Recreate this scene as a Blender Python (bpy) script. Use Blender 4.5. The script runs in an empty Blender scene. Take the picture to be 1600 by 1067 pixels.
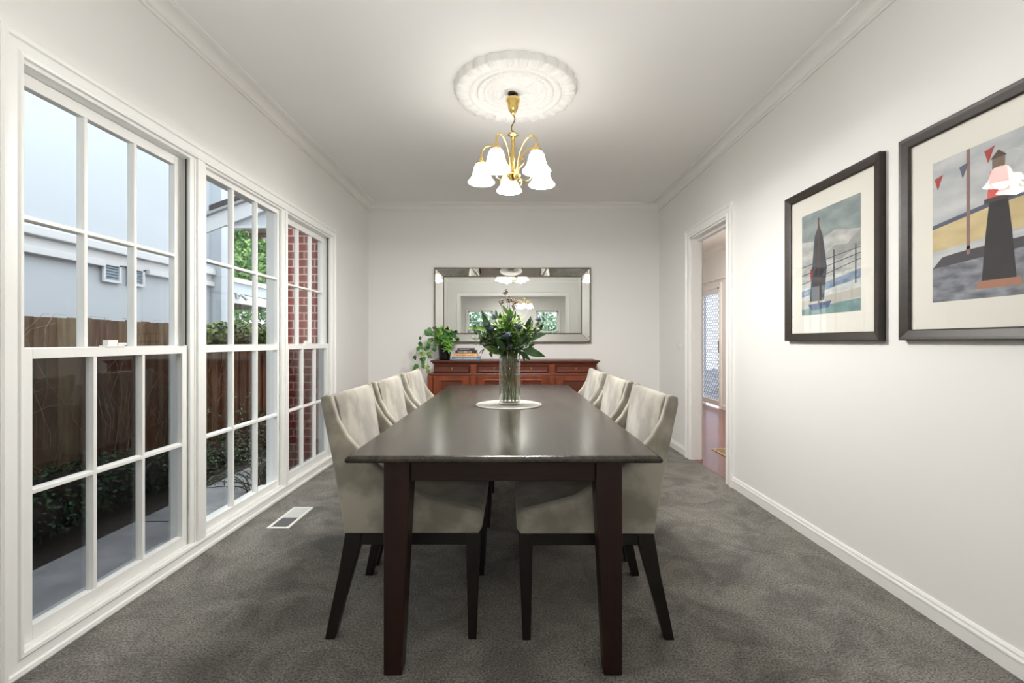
import bpy, math, random
from mathutils import Vector, Matrix, noise as mnoise

C = bpy.context.scene.collection
sc = bpy.context.scene
R = math.radians
random.seed(7)
H = 1.144                      # eye height of the photograph

# ---------------------------------------------------------------- camera, world, light, exposure
cam_d = bpy.data.cameras.new('camera'); cam_d.sensor_width = 36; cam_d.lens = 16.0
cam_d.clip_start = 0.02; cam_d.clip_end = 200
cam = bpy.data.objects.new('camera', cam_d); C.objects.link(cam)
cam.location = (0, 0, H); cam.rotation_euler = (R(90), 0, 0)
sc.camera = cam

W = bpy.data.worlds.new('overcast_sky'); sc.world = W; W.use_nodes = True
nt = W.node_tree; nt.nodes.clear()
wo = nt.nodes.new('ShaderNodeOutputWorld'); bg = nt.nodes.new('ShaderNodeBackground')
tc = nt.nodes.new('ShaderNodeTexCoord'); sp = nt.nodes.new('ShaderNodeSeparateXYZ')
cr = nt.nodes.new('ShaderNodeValToRGB')
cr.color_ramp.elements[0].position = 0.0; cr.color_ramp.elements[0].color = (0.93, 0.965, 1.0, 1)
cr.color_ramp.elements[1].position = 0.9; cr.color_ramp.elements[1].color = (0.87, 0.94, 1.0, 1)
nt.links.new(tc.outputs['Generated'], sp.inputs[0]); nt.links.new(sp.outputs['Z'], cr.inputs[0])
nt.links.new(cr.outputs[0], bg.inputs[0]); nt.links.new(bg.outputs[0], wo.inputs[0])
bg.inputs[1].default_value = 2.8

sc.view_settings.view_transform = 'Standard'
sc.view_settings.look = 'None'
sc.view_settings.gamma = 1.0
sc.view_settings.use_curve_mapping = False
sc.view_settings.exposure = 0.23
sc.cycles.use_denoising = True
sc.cycles.max_bounces = 12
sc.cycles.diffuse_bounces = 6
sc.cycles.glossy_bounces = 6
sc.cycles.transparent_max_bounces = 24
sc.cycles.sample_clamp_indirect = 6.0
sc.cycles.caustics_reflective = False
sc.cycles.caustics_refractive = False

LAMP = (1.0, 0.975, 0.945)
BULB_W = 28.0                   # each bulb of the dining chandelier
BACK_BULB_W = 6.0             # each bulb of the lounge chandelier behind the camera
SHADE_E = 8.5

def light(name, kind, loc, power, col=(1, 1, 1), size=0.05, rot=(0, 0, 0), size_y=None, spread=None):
    d = bpy.data.lights.new(name, kind); d.energy = power; d.color = col
    if kind == 'POINT': d.shadow_soft_size = size
    if kind == 'AREA':
        d.shape = 'RECTANGLE' if size_y else 'DISK'
        d.size = size
        if size_y: d.size_y = size_y
        if spread: d.spread = spread
    o = bpy.data.objects.new(name, d); C.objects.link(o); o.location = loc; o.rotation_euler = rot
    return o

# unseen fill lights added without any lamp: by the camera, in lounge and hall
light('bounce_fill_light', 'AREA', (0.05, 0.45, 1.25), 27, (1, .98, .955), 1.6, (R(180), 0, 0))  # added soft light aimed up, brightens the room off the ceiling
light('lounge_fill_light', 'AREA', (0, -4.2, 2.70), 22, LAMP, 0.5)  # added fill for the lounge, no fixture here
light('hall_fill_light', 'AREA', (2.7, 6.0, 2.70), 42, (1.0, 0.93, 0.84), 0.4)  # added fill to brighten the hall, no lamp modelled

# ---------------------------------------------------------------- helpers
def lin(c):
    def f(v):
        v /= 255.0
        return v / 12.92 if v <= 0.04045 else ((v + 0.055) / 1.055) ** 2.4
    return (f(c[0]), f(c[1]), f(c[2]), 1.0)

class NT:
    def __init__(s, m):
        s.t = m.node_tree; s.n = s.t.nodes; s.l = s.t.links
    def new(s, k, **kw):
        n = s.n.new(k)
        for a, b in kw.items():
            if a.startswith('i_'):
                n.inputs[a[2:].replace('_', ' ')].default_value = b
            else:
                setattr(n, a, b)
        return n

def mat(name, rgb, rough=0.6, metal=0.0, var=None, vscale=8.0, bump=0.0, bscale=60.0, spec=0.5,
        stretch=(1, 1, 1), detail=4, trans=0.0, ior=1.45, sheen=0.0, lo=0.35, hi=0.65, coat=0.0):
    """principled material; var = second colour blended in by object-space noise"""
    m = bpy.data.materials.new(name); m.use_nodes = True
    g = NT(m); b = g.n['Principled BSDF']
    b.inputs['Base Color'].default_value = lin(rgb)
    b.inputs['Roughness'].default_value = rough
    b.inputs['Metallic'].default_value = metal
    b.inputs['Specular IOR Level'].default_value = spec
    b.inputs['Transmission Weight'].default_value = trans
    b.inputs['IOR'].default_value = ior
    b.inputs['Sheen Weight'].default_value = sheen
    b.inputs['Coat Weight'].default_value = coat
    t = g.new('ShaderNodeTexCoord'); mp = g.new('ShaderNodeMapping'); mp.inputs['Scale'].default_value = stretch
    g.l.new(t.outputs['Object'], mp.inputs[0])
    if var:
        n = g.new('ShaderNodeTexNoise', i_Scale=vscale, i_Detail=detail)
        r = g.new('ShaderNodeValToRGB')
        r.color_ramp.elements[0].position = lo; r.color_ramp.elements[0].color = lin(rgb)
        r.color_ramp.elements[1].position = hi; r.color_ramp.elements[1].color = lin(var)
        g.l.new(mp.outputs[0], n.inputs['Vector']); g.l.new(n.outputs[0], r.inputs[0])
        g.l.new(r.outputs[0], b.inputs['Base Color'])
    if bump:
        n2 = g.new('ShaderNodeTexNoise', i_Scale=bscale, i_Detail=3.0)
        bp = g.new('ShaderNodeBump', i_Strength=bump, i_Distance=0.01)
        g.l.new(mp.outputs[0], n2.inputs['Vector']); g.l.new(n2.outputs[0], bp.inputs['Height'])
        g.l.new(bp.outputs[0], b.inputs['Normal'])
    return m

class MB:
    """collects faces; build() links them as ONE mesh object"""
    def __init__(s): s.v = []; s.f = []; s.m = []; s.s = []
    def add(s, vs, fs, mi=0, smooth=False):
        o = len(s.v); s.v += [tuple(p) for p in vs]
        for f in fs: s.f.append([i + o for i in f]); s.m.append(mi); s.s.append(smooth)
        return s
    def box(s, x0, x1, y0, y1, z0, z1, mi=0):
        x0, x1 = min(x0, x1), max(x0, x1); y0, y1 = min(y0, y1), max(y0, y1); z0, z1 = min(z0, z1), max(z0, z1)
        return s.add([(x0,y0,z0),(x1,y0,z0),(x1,y1,z0),(x0,y1,z0),(x0,y0,z1),(x1,y0,z1),(x1,y1,z1),(x0,y1,z1)],
              [(0,3,2,1),(4,5,6,7),(0,1,5,4),(1,2,6,5),(2,3,7,6),(3,0,4,7)], mi)
    def hexa(s, p, mi=0):
        """eight corners: bottom ring then top ring"""
        return s.add(p, [(0,3,2,1),(4,5,6,7),(0,1,5,4),(1,2,6,5),(2,3,7,6),(3,0,4,7)], mi)
    def prism(s, poly, axis, a, b, mi=0, smooth=False):
        """extrude 2D polygon along an axis from a to b; poly in the other two axes in xyz order"""
        n = len(poly)
        def P(q, t):
            if axis == 'x': return (t, q[0], q[1])
            if axis == 'y': return (q[0], t, q[1])
            return (q[0], q[1], t)
        vs = [P(q, a) for q in poly] + [P(q, b) for q in poly]
        fs = [list(range(n))[::-1], list(range(n, 2 * n))]
        fs += [(i, (i + 1) % n, n + (i + 1) % n, n + i) for i in range(n)]
        return s.add(vs, fs, mi, smooth)
    def tube(s, pts, rad, seg=8, mi=0, cap=True):
        pts = [Vector(p) for p in pts]; n = len(pts)
        if not isinstance(rad, (list, tuple)): rad = [rad] * n
        t0 = (pts[1] - pts[0]).normalized()
        u = t0.orthogonal().normalized(); vs = []
        for i, p in enumerate(pts):
            t = (pts[min(i + 1, n - 1)] - pts[max(i - 1, 0)])
            t = t.normalized() if t.length > 1e-9 else t0
            u = (u - t * u.dot(t))
            u = u.normalized() if u.length > 1e-6 else t.orthogonal().normalized()
            w = t.cross(u)
            for k in range(seg):
                a = 2 * math.pi * k / seg
                vs.append(p + (u * math.cos(a) + w * math.sin(a)) * rad[i])
        fs = []
        for i in range(n - 1):
            for k in range(seg):
                a = i * seg + k; b = i * seg + (k + 1) % seg
                fs.append((a, b, b + seg, a + seg))
        if cap:
            fs.append(list(range(seg))[::-1]); fs.append(list(range((n - 1) * seg, n * seg)))
        return s.add(vs, fs, mi, True)
    def lathe(s, prof, c=(0, 0, 0), seg=32, mi=0, smooth=True):
        """prof = [(r, z)...] round a vertical axis at c"""
        vs = []; n = len(prof)
        for r, z in prof:
            for k in range(seg):
                a = 2 * math.pi * k / seg
                vs.append((c[0] + r * math.cos(a), c[1] + r * math.sin(a), c[2] + z))
        fs = []
        for i in range(n - 1):
            for k in range(seg):
                a = i * seg + k; b = i * seg + (k + 1) % seg
                fs.append((a, b, b + seg, a + seg))
        return s.add(vs, fs, mi, smooth)
    def ball(s, c, r, seg=10, rings=6, mi=0, sq=1.0):
        prof = [(max(1e-5, r * math.sin(math.pi * i / rings)), -r * sq * math.cos(math.pi * i / rings)) for i in range(rings + 1)]
        return s.lathe(prof, c, seg, mi)
    def leaf(s, base, d, L, w, up=(0, 0, 1), droop=0.25, fold=0.25, mi=0, n=5, shape=0.8):
        base = Vector(base); d = Vector(d).normalized(); up = Vector(up)
        side = d.cross(up)
        side = side.normalized() if side.length > 1e-4 else d.orthogonal().normalized()
        nn = side.cross(d).normalized()
        vs = []
        for i in range(n + 1):
            t = i / n
            ww = w * 0.5 * math.sin(math.pi * min(1, (t ** shape) * 0.97 + 0.03)) 
            p = base + d * (L * t) - nn * (droop * L * t * t)
            vs += [p - side * ww + nn * (fold * ww), p, p + side * ww + nn * (fold * ww)]
        fs = []
        for i in range(n):
            a = i * 3
            fs += [(a, a + 1, a + 4, a + 3), (a + 1, a + 2, a + 5, a + 4)]
        return s.add(vs, fs, mi, True)
    def build(s, name, m, parent=None, bevel=0.0, seg=2, smooth=None, subsurf=0):
        me = bpy.data.meshes.new(name)
        off = Vector((0, 0, 0))
        p = parent
        while p is not None:
            off += p.location; p = p.parent
        vs = [(a - off.x, b - off.y, c - off.z) for a, b, c in s.v] if off.length > 0 else s.v
        me.from_pydata(vs, [], s.f)
        for mm in (m if isinstance(m, (list, tuple)) else [m]): me.materials.append(mm)
        me.polygons.foreach_set('material_index', s.m)
        me.polygons.foreach_set('use_smooth', s.s if smooth is None else [smooth] * len(s.f))
        me.update()
        o = bpy.data.objects.new(name, me); C.objects.link(o)
        if parent is not None: o.parent = parent
        if bevel:
            md = o.modifiers.new('bevel', 'BEVEL'); md.width = bevel; md.segments = seg; md.limit_method = 'ANGLE'; md.angle_limit = R(35)
            md.harden_normals = False
        if subsurf:
            md = o.modifiers.new('sub', 'SUBSURF'); md.levels = subsurf; md.render_levels = subsurf
        return o

def tag(o, label=None, cat=None, group=None, kind=None):
    if label: o['label'] = label
    if cat: o['category'] = cat
    if group: o['group'] = group
    if kind: o['kind'] = kind
    return o
def thing(name, label, cat, loc=(0, 0, 0), group=None, kind=None):
    o = bpy.data.objects.new(name, None); C.objects.link(o); o.location = loc
    o.empty_display_size = 0.1
    return tag(o, label, cat, group, kind)
def struct(o): o['kind'] = 'structure'; return o
def kids(o): return [c for c in bpy.data.objects if c.parent == o]
def copy_tree(o, parent=None):
    ch = kids(o)
    c = o.copy(); C.objects.link(c)
    if parent is not None: c.parent = parent
    for k in ch: copy_tree(k, c)
    return c

def frame_rings(mb, prof, mk, z0, z1, a0, a1, open_bottom=False):
    """mitred moulding round a rectangle. prof = [(w, t)] w outward from the opening, t proud of the wall; mk(a, z, t) -> point"""
    n = len(prof); vs = []
    for w, t in prof:
        zz = z0 if open_bottom else z0 - w
        vs += [mk(a0 - w, zz, t), mk(a0 - w, z1 + w, t), mk(a1 + w, z1 + w, t), mk(a1 + w, zz, t)]
    fs = []
    for i in range(n - 1):
        for k in range(3 if open_bottom else 4):
            a = i * 4 + k; b = i * 4 + (k + 1) % 4
            fs.append((a, b, b + 4, a + 4))
    if open_bottom:
        fs.append([i * 4 for i in range(n)]); fs.append([i * 4 + 3 for i in range(n)][::-1])
    mb.add(vs, fs)

# ---------------------------------------------------------------- materials
M = {}
M['wall'] = mat('wall_paint', (235, 234, 231), 0.75, bump=0.03, bscale=180)
M['ceil'] = mat('ceiling_paint', (240, 239, 237), 0.85)
M['trim'] = mat('white_gloss_paint', (240, 240, 237), 0.32)
M['plaster'] = mat('white_plaster', (238, 237, 234), 0.7)
M['outtrim'] = mat('outside_white_paint', (204, 206, 208), 0.5)

def carpet():
    m = bpy.data.materials.new('grey_carpet'); m.use_nodes = True; g = NT(m); b = g.n['Principled BSDF']
    t = g.new('ShaderNodeTexCoord')
    n1 = g.new('ShaderNodeTexNoise', i_Scale=130.0, i_Detail=4.0, i_Roughness=0.85)
    n2 = g.new('ShaderNodeTexNoise', i_Scale=3.6, i_Detail=8.0, i_Roughness=0.66, i_Distortion=1.2)
    for n in (n1, n2): g.l.new(t.outputs['Object'], n.inputs['Vector'])
    r1 = g.new('ShaderNodeValToRGB'); r2 = g.new('ShaderNodeValToRGB')
    r1.color_ramp.elements[0].position = .36; r1.color_ramp.elements[0].color = lin((50, 48, 44))
    r1.color_ramp.elements[1].position = .64; r1.color_ramp.elements[1].color = lin((186, 181, 171))
    r2.color_ramp.elements[0].position = .38; r2.color_ramp.elements[0].color = (.60, .60, .61, 1)
    r2.color_ramp.elements[1].position = .58; r2.color_ramp.elements[1].color = (1, 1, 1, 1)
    g.l.new(n1.outputs[0], r1.inputs[0]); g.l.new(n2.outputs[0], r2.inputs[0])
    mx = g.new('ShaderNodeMixRGB', blend_type='MULTIPLY'); mx.inputs[0].default_value = 1
    g.l.new(r1.outputs[0], mx.inputs[1]); g.l.new(r2.outputs[0], mx.inputs[2]); g.l.new(mx.outputs[0], b.inputs['Base Color'])
    b.inputs['Roughness'].default_value = 1; b.inputs['Specular IOR Level'].default_value = .1; b.inputs['Sheen Weight'].default_value = .15
    ad = g.new('ShaderNodeMath', operation='MULTIPLY_ADD'); ad.inputs[1].default_value = .6
    g.l.new(n2.outputs[0], ad.inputs[0]); g.l.new(n1.outputs[0], ad.inputs[2])
    bp = g.new('ShaderNodeBump', i_Strength=.8, i_Distance=.012)
    g.l.new(ad.outputs[0], bp.inputs['Height']); g.l.new(bp.outputs[0], b.inputs['Normal'])
    return m
M['carpet'] = carpet()

def wood(name, dark, lite, rough, scale=2.0, axis='y', coat=0.0, spec=0.5, bump=0.0, fine=70.0):
    m = bpy.data.materials.new(name); m.use_nodes = True; g = NT(m); b = g.n['Principled BSDF']
    t = g.new('ShaderNodeTexCoord'); mp = g.new('ShaderNodeMapping')
    s = {'y': (1, .06, 1), 'x': (.06, 1, 1), 'z': (1, 1, .06)}[axis]; mp.inputs['Scale'].default_value = s
    g.l.new(t.outputs['Object'], mp.inputs[0])
    n = g.new('ShaderNodeTexNoise', i_Scale=fine, i_Detail=5.0, i_Roughness=.6)
    n2 = g.new('ShaderNodeTexNoise', i_Scale=scale * 4, i_Detail=4.0, i_Distortion=.8)
    g.l.new(mp.outputs[0], n.inputs['Vector']); g.l.new(mp.outputs[0], n2.inputs['Vector'])
    ad = g.new('ShaderNodeMath', operation='MULTIPLY_ADD'); ad.inputs[1].default_value = .5
    hf = g.new('ShaderNodeMath', operation='MULTIPLY'); hf.inputs[1].default_value = .5
    g.l.new(n2.outputs[0], hf.inputs[0]); g.l.new(n.outputs[0], ad.inputs[0]); g.l.new(hf.outputs[0], ad.inputs[2])
    r = g.new('ShaderNodeValToRGB')
    r.color_ramp.elements[0].position = .36; r.color_ramp.elements[0].color = lin(dark)
    r.color_ramp.elements[1].position = .64; r.color_ramp.elements[1].color = lin(lite)
    g.l.new(ad.outputs[0], r.inputs[0]); g.l.new(r.outputs[0], b.inputs['Base Color'])
    b.inputs['Roughness'].default_value = rough; b.inputs['Coat Weight'].default_value = coat; b.inputs['Specular IOR Level'].default_value = spec
    if bump:
        bp = g.new('ShaderNodeBump', i_Strength=bump, i_Distance=.004); g.l.new(n.outputs[0], bp.inputs['Height']); g.l.new(bp.outputs[0], b.inputs['Normal'])
    return m
M['tabletop'] = wood('dark_table_wood', (34, 30, 25), (70, 61, 51), .21, 1.6, 'y', spec=.5, bump=.07)
M['tableleg'] = wood('mahogany_leg_wood', (28, 11, 8), (46, 19, 12), .38, 2, 'z')
M['apron'] = wood('mahogany_apron_wood', (26, 12, 9), (46, 21, 14), .38, 2, 'x')
M['chairleg'] = wood('black_brown_wood', (13, 8, 7), (24, 15, 12), .4, 2, 'z')
M['velvet'] = mat('taupe_velvet', (136, 131, 119), .85, var=(172, 167, 154), vscale=7.0, detail=4, sheen=.45, bump=.03, bscale=300, lo=.40, hi=.60, spec=.2)
M['sbwood'] = wood('cherry_wood', (88, 36, 15), (132, 62, 27), .36, 2.2, 'x', coat=.15)
M['sbwoodz'] = wood('cherry_wood_upright', (88, 36, 15), (132, 62, 27), .36, 2.2, 'z', coat=.15)
M['sbpanel'] = wood('dark_cherry_panel', (66, 26, 12), (102, 43, 19), .4, 2.2, 'x', coat=.1)
M['brass'] = mat('polished_brass', (240, 208, 130), .16, 1.0)
M['oldbrass'] = mat('aged_brass', (150, 120, 70), .4, 1.0)
M['darkmetal'] = mat('dark_metal', (60, 52, 48), .4, .8)
M['champ'] = mat('champagne_bead', (128, 116, 100), .38, .75)
M['mirror'] = mat('mirror_silver', (238, 240, 238), .006, 1.0)
M['pic'] = wood('dark_walnut_frame', (30, 23, 18), (50, 39, 31), .45, 2, 'y')
M['mat'] = mat('ivory_mat_board', (232, 230, 220), .8)
M['black'] = mat('black_plastic', (22, 22, 23), .45)
M['alu'] = mat('aluminium_track', (196, 196, 192), .4, .1)
M['gap'] = mat('dark_rubber', (40, 40, 40), .8)
M['whitepl'] = mat('white_plastic', (230, 229, 222), .35)

def thin_glass(name, tint=(1, 1, 1), gloss=1.0, rough=0.0):
    m = bpy.data.materials.new(name); m.use_nodes = True; g = NT(m); g.n.clear()
    o = g.new('ShaderNodeOutputMaterial'); tr = g.new('ShaderNodeBsdfTransparent'); gl = g.new('ShaderNodeBsdfGlossy')
    tr.inputs[0].default_value = (*tint, 1); gl.inputs['Roughness'].default_value = rough
    fr = g.new('ShaderNodeFresnel', i_IOR=1.45); mu = g.new('ShaderNodeMath', operation='MULTIPLY'); mu.inputs[1].default_value = gloss
    mu.use_clamp = True
    mx = g.new('ShaderNodeMixShader')
    ge = g.new('ShaderNodeNewGeometry'); io = g.new('ShaderNodeMath', operation='MULTIPLY_ADD')   # same reflectance on both faces
    io.inputs[1].default_value = 1 / 1.45 - 1.45; io.inputs[2].default_value = 1.45
    g.l.new(ge.outputs['Backfacing'], io.inputs[0]); g.l.new(io.outputs[0], fr.inputs['IOR'])
    g.l.new(fr.outputs[0], mu.inputs[0]); g.l.new(mu.outputs[0], mx.inputs[0])
    g.l.new(tr.outputs[0], mx.inputs[1]); g.l.new(gl.outputs[0], mx.inputs[2]); g.l.new(mx.outputs[0], o.inputs[0])
    return m
M['glass'] = thin_glass('window_glass', (.97, .985, .98), 1.0)
M['picglass'] = thin_glass('picture_glass', (1, 1, 1), .8)
M['vaseglass'] = thin_glass('vase_glass', (.95, .965, .955), 1.6)
M['water'] = thin_glass('vase_water', (.93, .95, .91), 1.0)
M['screen'] = thin_glass('insect_screen', (.62, .62, .63), .15, .5)

def emis(name, col, s):
    m = bpy.data.materials.new(name); m.use_nodes = True; g = NT(m); b = g.n['Principled BSDF']
    b.inputs['Base Color'].default_value = (.9, .9, .88, 1); b.inputs['Roughness'].default_value = .35
    b.inputs['Emission Color'].default_value = (*col, 1); b.inputs['Emission Strength'].default_value = s
    return m
M['shade'] = emis('lit_opal_glass', (1.0, .96, .90), SHADE_E)
M['bulb'] = emis('lit_bulb', (1.0, .93, .82), 14)

def brick():
    m = bpy.data.materials.new('red_brick'); m.use_nodes = True; g = NT(m); b = g.n['Principled BSDF']
    t = g.new('ShaderNodeTexCoord'); sx = g.new('ShaderNodeSeparateXYZ'); cb = g.new('ShaderNodeCombineXYZ')
    ad = g.new('ShaderNodeMath', operation='ADD')
    g.l.new(t.outputs['Object'], sx.inputs[0]); g.l.new(sx.outputs[0], ad.inputs[0]); g.l.new(sx.outputs[1], ad.inputs[1])
    g.l.new(ad.outputs[0], cb.inputs[0]); g.l.new(sx.outputs[2], cb.inputs[1])
    br = g.new('ShaderNodeTexBrick', offset=.5)
    br.inputs['Scale'].default_value = 1; br.inputs['Brick Width'].default_value = .24; br.inputs['Row Height'].default_value = .086
    br.inputs['Mortar Size'].default_value = .0075; br.inputs['Mortar Smooth'].default_value = .1; br.inputs['Bias'].default_value = 0
    br.inputs['Color1'].default_value = lin((172, 70, 60)); br.inputs['Color2'].default_value = lin((140, 48, 44)); br.inputs['Mortar'].default_value = lin((224, 198, 172))
    g.l.new(cb.outputs[0], br.inputs['Vector']); g.l.new(br.outputs['Color'], b.inputs['Base Color'])
    bp = g.new('ShaderNodeBump', i_Strength=.5, i_Distance=.01, invert=True); g.l.new(br.outputs['Fac'], bp.inputs['Height']); g.l.new(bp.outputs[0], b.inputs['Normal'])
    b.inputs['Roughness'].default_value = .8
    return m
M['brick'] = brick()
M['render'] = mat('white_render', (186, 193, 200), .85, bump=.05, bscale=90)
M['concrete'] = mat('grey_concrete', (146, 147, 150), .9, var=(176, 176, 178), vscale=3.5, bump=.3, bscale=140, detail=8)
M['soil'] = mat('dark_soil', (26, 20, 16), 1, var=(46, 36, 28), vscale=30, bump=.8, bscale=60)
M['roof'] = mat('charcoal_roof_tile', (58, 54, 56), .7)
M['khaki'] = mat('khaki_soffit', (128, 126, 108), .8)
def leafmat(name, a, b, sc_=14):
    return mat(name, a, .5, var=b, vscale=sc_, detail=2, lo=.38, hi=.62)
M['leaf1'] = leafmat('hedge_leaf', (22, 48, 24), (52, 88, 48))
M['leaf2'] = leafmat('ivy_leaf', (48, 74, 34), (136, 152, 78))
M['leaf3'] = leafmat('tree_leaf', (58, 108, 44), (130, 170, 92), 3)
M['leaf4'] = leafmat('shrub_leaf', (60, 82, 56), (126, 142, 112))
M['leafdark'] = leafmat('bouquet_leaf', (24, 56, 24), (58, 100, 42), 18)
M['leafmid'] = leafmat('bouquet_green', (74, 108, 44), (134, 160, 76), 20)
M['leafdry'] = leafmat('grey_green_leaf', (74, 84, 66), (112, 118, 92), 20)
M['leafbright'] = leafmat('bright_leaf', (70, 126, 38), (132, 184, 66), 20)
M['leafpot'] = leafmat('vine_leaf', (36, 70, 34), (74, 124, 54), 14)
M['stem'] = mat('green_stem', (84, 104, 48), .6, var=(118, 130, 62), vscale=20)
M['stembrown'] = mat('brown_stem', (118, 72, 40), .6)
M['thistle'] = mat('blue_thistle', (58, 64, 92), .7, var=(104, 112, 140), vscale=60)
M['bract'] = mat('thistle_bract', (88, 100, 120), .6, var=(120, 130, 138), vscale=40)
M['berry'] = mat('brown_berry', (74, 38, 34), .4, var=(120, 84, 58), vscale=40)
M['twig'] = mat('dry_twig', (124, 104, 88), .9, var=(172, 154, 138), vscale=9)
M['bark'] = mat('bark', (70, 54, 42), .9)

# ================================================================= SETTING
XL, XR, YB, YF, ZC = -1.69, 1.735, 5.363, -1.30, 2.762
WY0, WY1, WZ0, WZ1 = 1.560, 4.25, .075, 2.12
TL = 0.12
struct(MB().box(XL, XR + .10, YF - .1, YB, -.10, 0).build('floor', M['carpet']))
fb = struct(MB().box(XR + .035, 3.66, 2.5, 9.2, -.06, .002).build('floor_hall', wood('jarrah_floor', (82, 32, 22), (134, 66, 46), .24, 3, 'x', coat=.2)))
struct(MB().box(-2.5, 2.5, -5.4, YF - .1, -.10, 0).build('floor_lounge', M['carpet']))
struct(MB().box(XL - TL, XR + .10, YF - .1, YB + .1, ZC, ZC + .1).build('ceiling', M['ceil']))
struct(MB().box(XR + .10, 3.66, 2.5, 9.2, ZC, ZC + .1).build('ceiling_hall', M['ceil']))
struct(MB().box(-2.5, 2.5, -5.4, YF - .1, ZC, ZC + .1).build('ceiling_lounge', M['ceil']))
b = MB()
b.box(XL - TL, XL, YF - .1, WY0, -.1, ZC); b.box(XL - TL, XL, WY1, YB + .1, -.1, ZC)
b.box(XL - TL, XL, WY0, WY1, WZ1, ZC); b.box(XL - TL, XL, WY0, WY1, -.1, WZ0)
struct(b.build('wall_left', M['wall']))
DY0, DY1, DZ = 3.66, 4.42, 2.15
b = MB()
b.box(XR, XR + .1, YF - .1, DY0, 0, ZC); b.box(XR, XR + .1, DY1, YB + .1, 0, ZC); b.box(XR, XR + .1, DY0, DY1, DZ, ZC)
struct(b.build('wall_right', M['wall']))
struct(MB().box(XL, XR, YB, YB + .1, -.1, ZC).build('wall_back', M['wall']))
OX0, OX1, OZ = -1.36, 1.42, 2.34
b = MB()
b.box(XL, OX0, YF - .1, YF, 0, ZC); b.box(OX1, XR, YF - .1, YF, 0, ZC); b.box(OX0, OX1, YF - .1, YF, OZ, ZC)
struct(b.build('wall_front', M['wall']))
b = MB()   # lounge walls with two windows in the far one
LW = [(-1.55, -.68), (.86, 1.62)]; LZ0, LZ1 = .75, 2.22
b.box(-2.5, -2.4, -5.4, YF - .1, 0, ZC); b.box(2.4, 2.5, -5.4, YF - .1, 0, ZC)
b.box(-2.4, XL, YF - .12, YF - .02, 0, ZC); b.box(XR + .1, 2.4, YF - .12, YF - .02, 0, ZC)
ys = (-5.4, -5.3)
b.box(-2.4, LW[0][0], *ys, 0, ZC); b.box(LW[0][1], LW[1][0], *ys, 0, ZC); b.box(LW[1][1], 2.4, *ys, 0, ZC)
for a0, a1 in LW: b.box(a0, a1, *ys, 0, LZ0); b.box(a0, a1, *ys, LZ1, ZC)
struct(b.build('wall_lounge', M['wall']))
SD0, SD1, SDZ = 7.75, 8.58, 2.07
b = MB()
b.box(3.54, 3.66, 2.5, SD0, 0, ZC); b.box(3.54, 3.66, SD1, 9.2, 0, ZC); b.box(3.54, 3.66, SD0, SD1, SDZ, ZC)
b.box(XR + .1, 3.54, 9.1, 9.2, 0, ZC); b.box(XR + .1, 3.54, 2.5, 2.6, 0, ZC); b.box(XR, XR + .1, YB + .1, 9.1, 0, ZC)
struct(b.build('wall_hall', M['wall']))

# cornice (mitred rings round the room)
def cornice(name, x0, x1, y0, y1, zc, prof):
    vs = []; n = len(prof)
    for p, z in prof:
        vs += [(x0 + p, y0 + p, zc - z), (x1 - p, y0 + p, zc - z), (x1 - p, y1 - p, zc - z), (x0 + p, y1 - p, zc - z)]
    fs = []
    for i in range(n - 1):
        for k in range(4):
            a = i * 4 + k; c = i * 4 + (k + 1) % 4; fs.append((a, c, c + 4, a + 4))
    return struct(MB().add(vs, fs).build(name, M['plaster']))
prof = [(0, .078), (.012, .078), (.012, .062), (.020, .060), (.024, .052)]
prof += [(.024 + .044 * (1 - math.cos(t)), .052 - .036 * math.sin(t)) for t in [R(15 * i) for i in range(1, 7)]]
prof += [(.078, .016), (.078, .012), (.092, .012), (.092, 0)]
cornice('trim_cornice', XL, XR, YF, YB, ZC, prof)
cornice('trim_cornice_hall', XR + .1, 3.54, 2.6, 9.1, ZC, prof)

# baseboards
bprof = [(0, 0), (.012, 0), (.012, .052), (.015, .055), (.015, .062), (.010, .070), (.010, .078), (.004, .088), (0, .088)]
b = MB()
for y0, y1 in ((YF, DY0 - .095), (DY1 + .095, YB)): b.prism([(XR - t, z) for t, z in bprof], 'y', y0, y1)
struct(b.build('baseboard_right', M['trim']))
struct(MB().prism([(YB - t, z) for t, z in bprof], 'x', XL, XR).build('baseboard_back', M['trim']))
b = MB()
for y0, y1 in ((YF, WY0 - .075), (WY1 + .075, YB)): b.prism([(XL + t, z) for t, z in bprof], 'y', y0, y1)
struct(b.build('baseboard_left', M['trim']))
b = MB()
for y0, y1 in ((2.6, SD0 - .08), (SD1 + .08, 9.1)): b.prism([(3.54 - t, z) for t, z in bprof], 'y', y0, y1)
struct(b.build('baseboard_hall', M['trim']))

# architraves
aprof = [(0, 0), (0, .018), (.012, .020), (.018, .014), (.048, .016), (.052, .024), (.066, .026), (.074, .022), (.074, 0)]
b = MB(); frame_rings(b, [(w, t) for w, t in aprof], lambda a, z, t: (XL + t, a, z), WZ0, WZ1, WY0, WY1)
struct(b.build('trim_window', M['trim']))
dprof = [(w * 1.28, t) for w, t in aprof]
b = MB(); frame_rings(b, dprof, lambda a, z, t: (XR - t, a, z), 0, DZ, DY0, DY1, True)
frame_rings(b, dprof, lambda a, z, t: (XR + .1 + t, a, z), 0, DZ, DY0, DY1, True)
b.box(XR - .002, XR + .102, DY1 - .016, DY1 + .002, 0, DZ); b.box(XR - .002, XR + .102, DY0 - .002, DY0 + .016, 0, DZ)
b.box(XR - .002, XR + .102, DY0, DY1, DZ - .016, DZ + .002); b.box(XR + .060, XR + .100, DY0 + .016, DY1 - .016, 2.112, DZ - .016)
struct(b.build('trim_doorway', M['trim']))
b = MB(); frame_rings(b, dprof, lambda a, z, t: (a, YF + t, z), 0, OZ, OX0, OX1, True)
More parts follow.
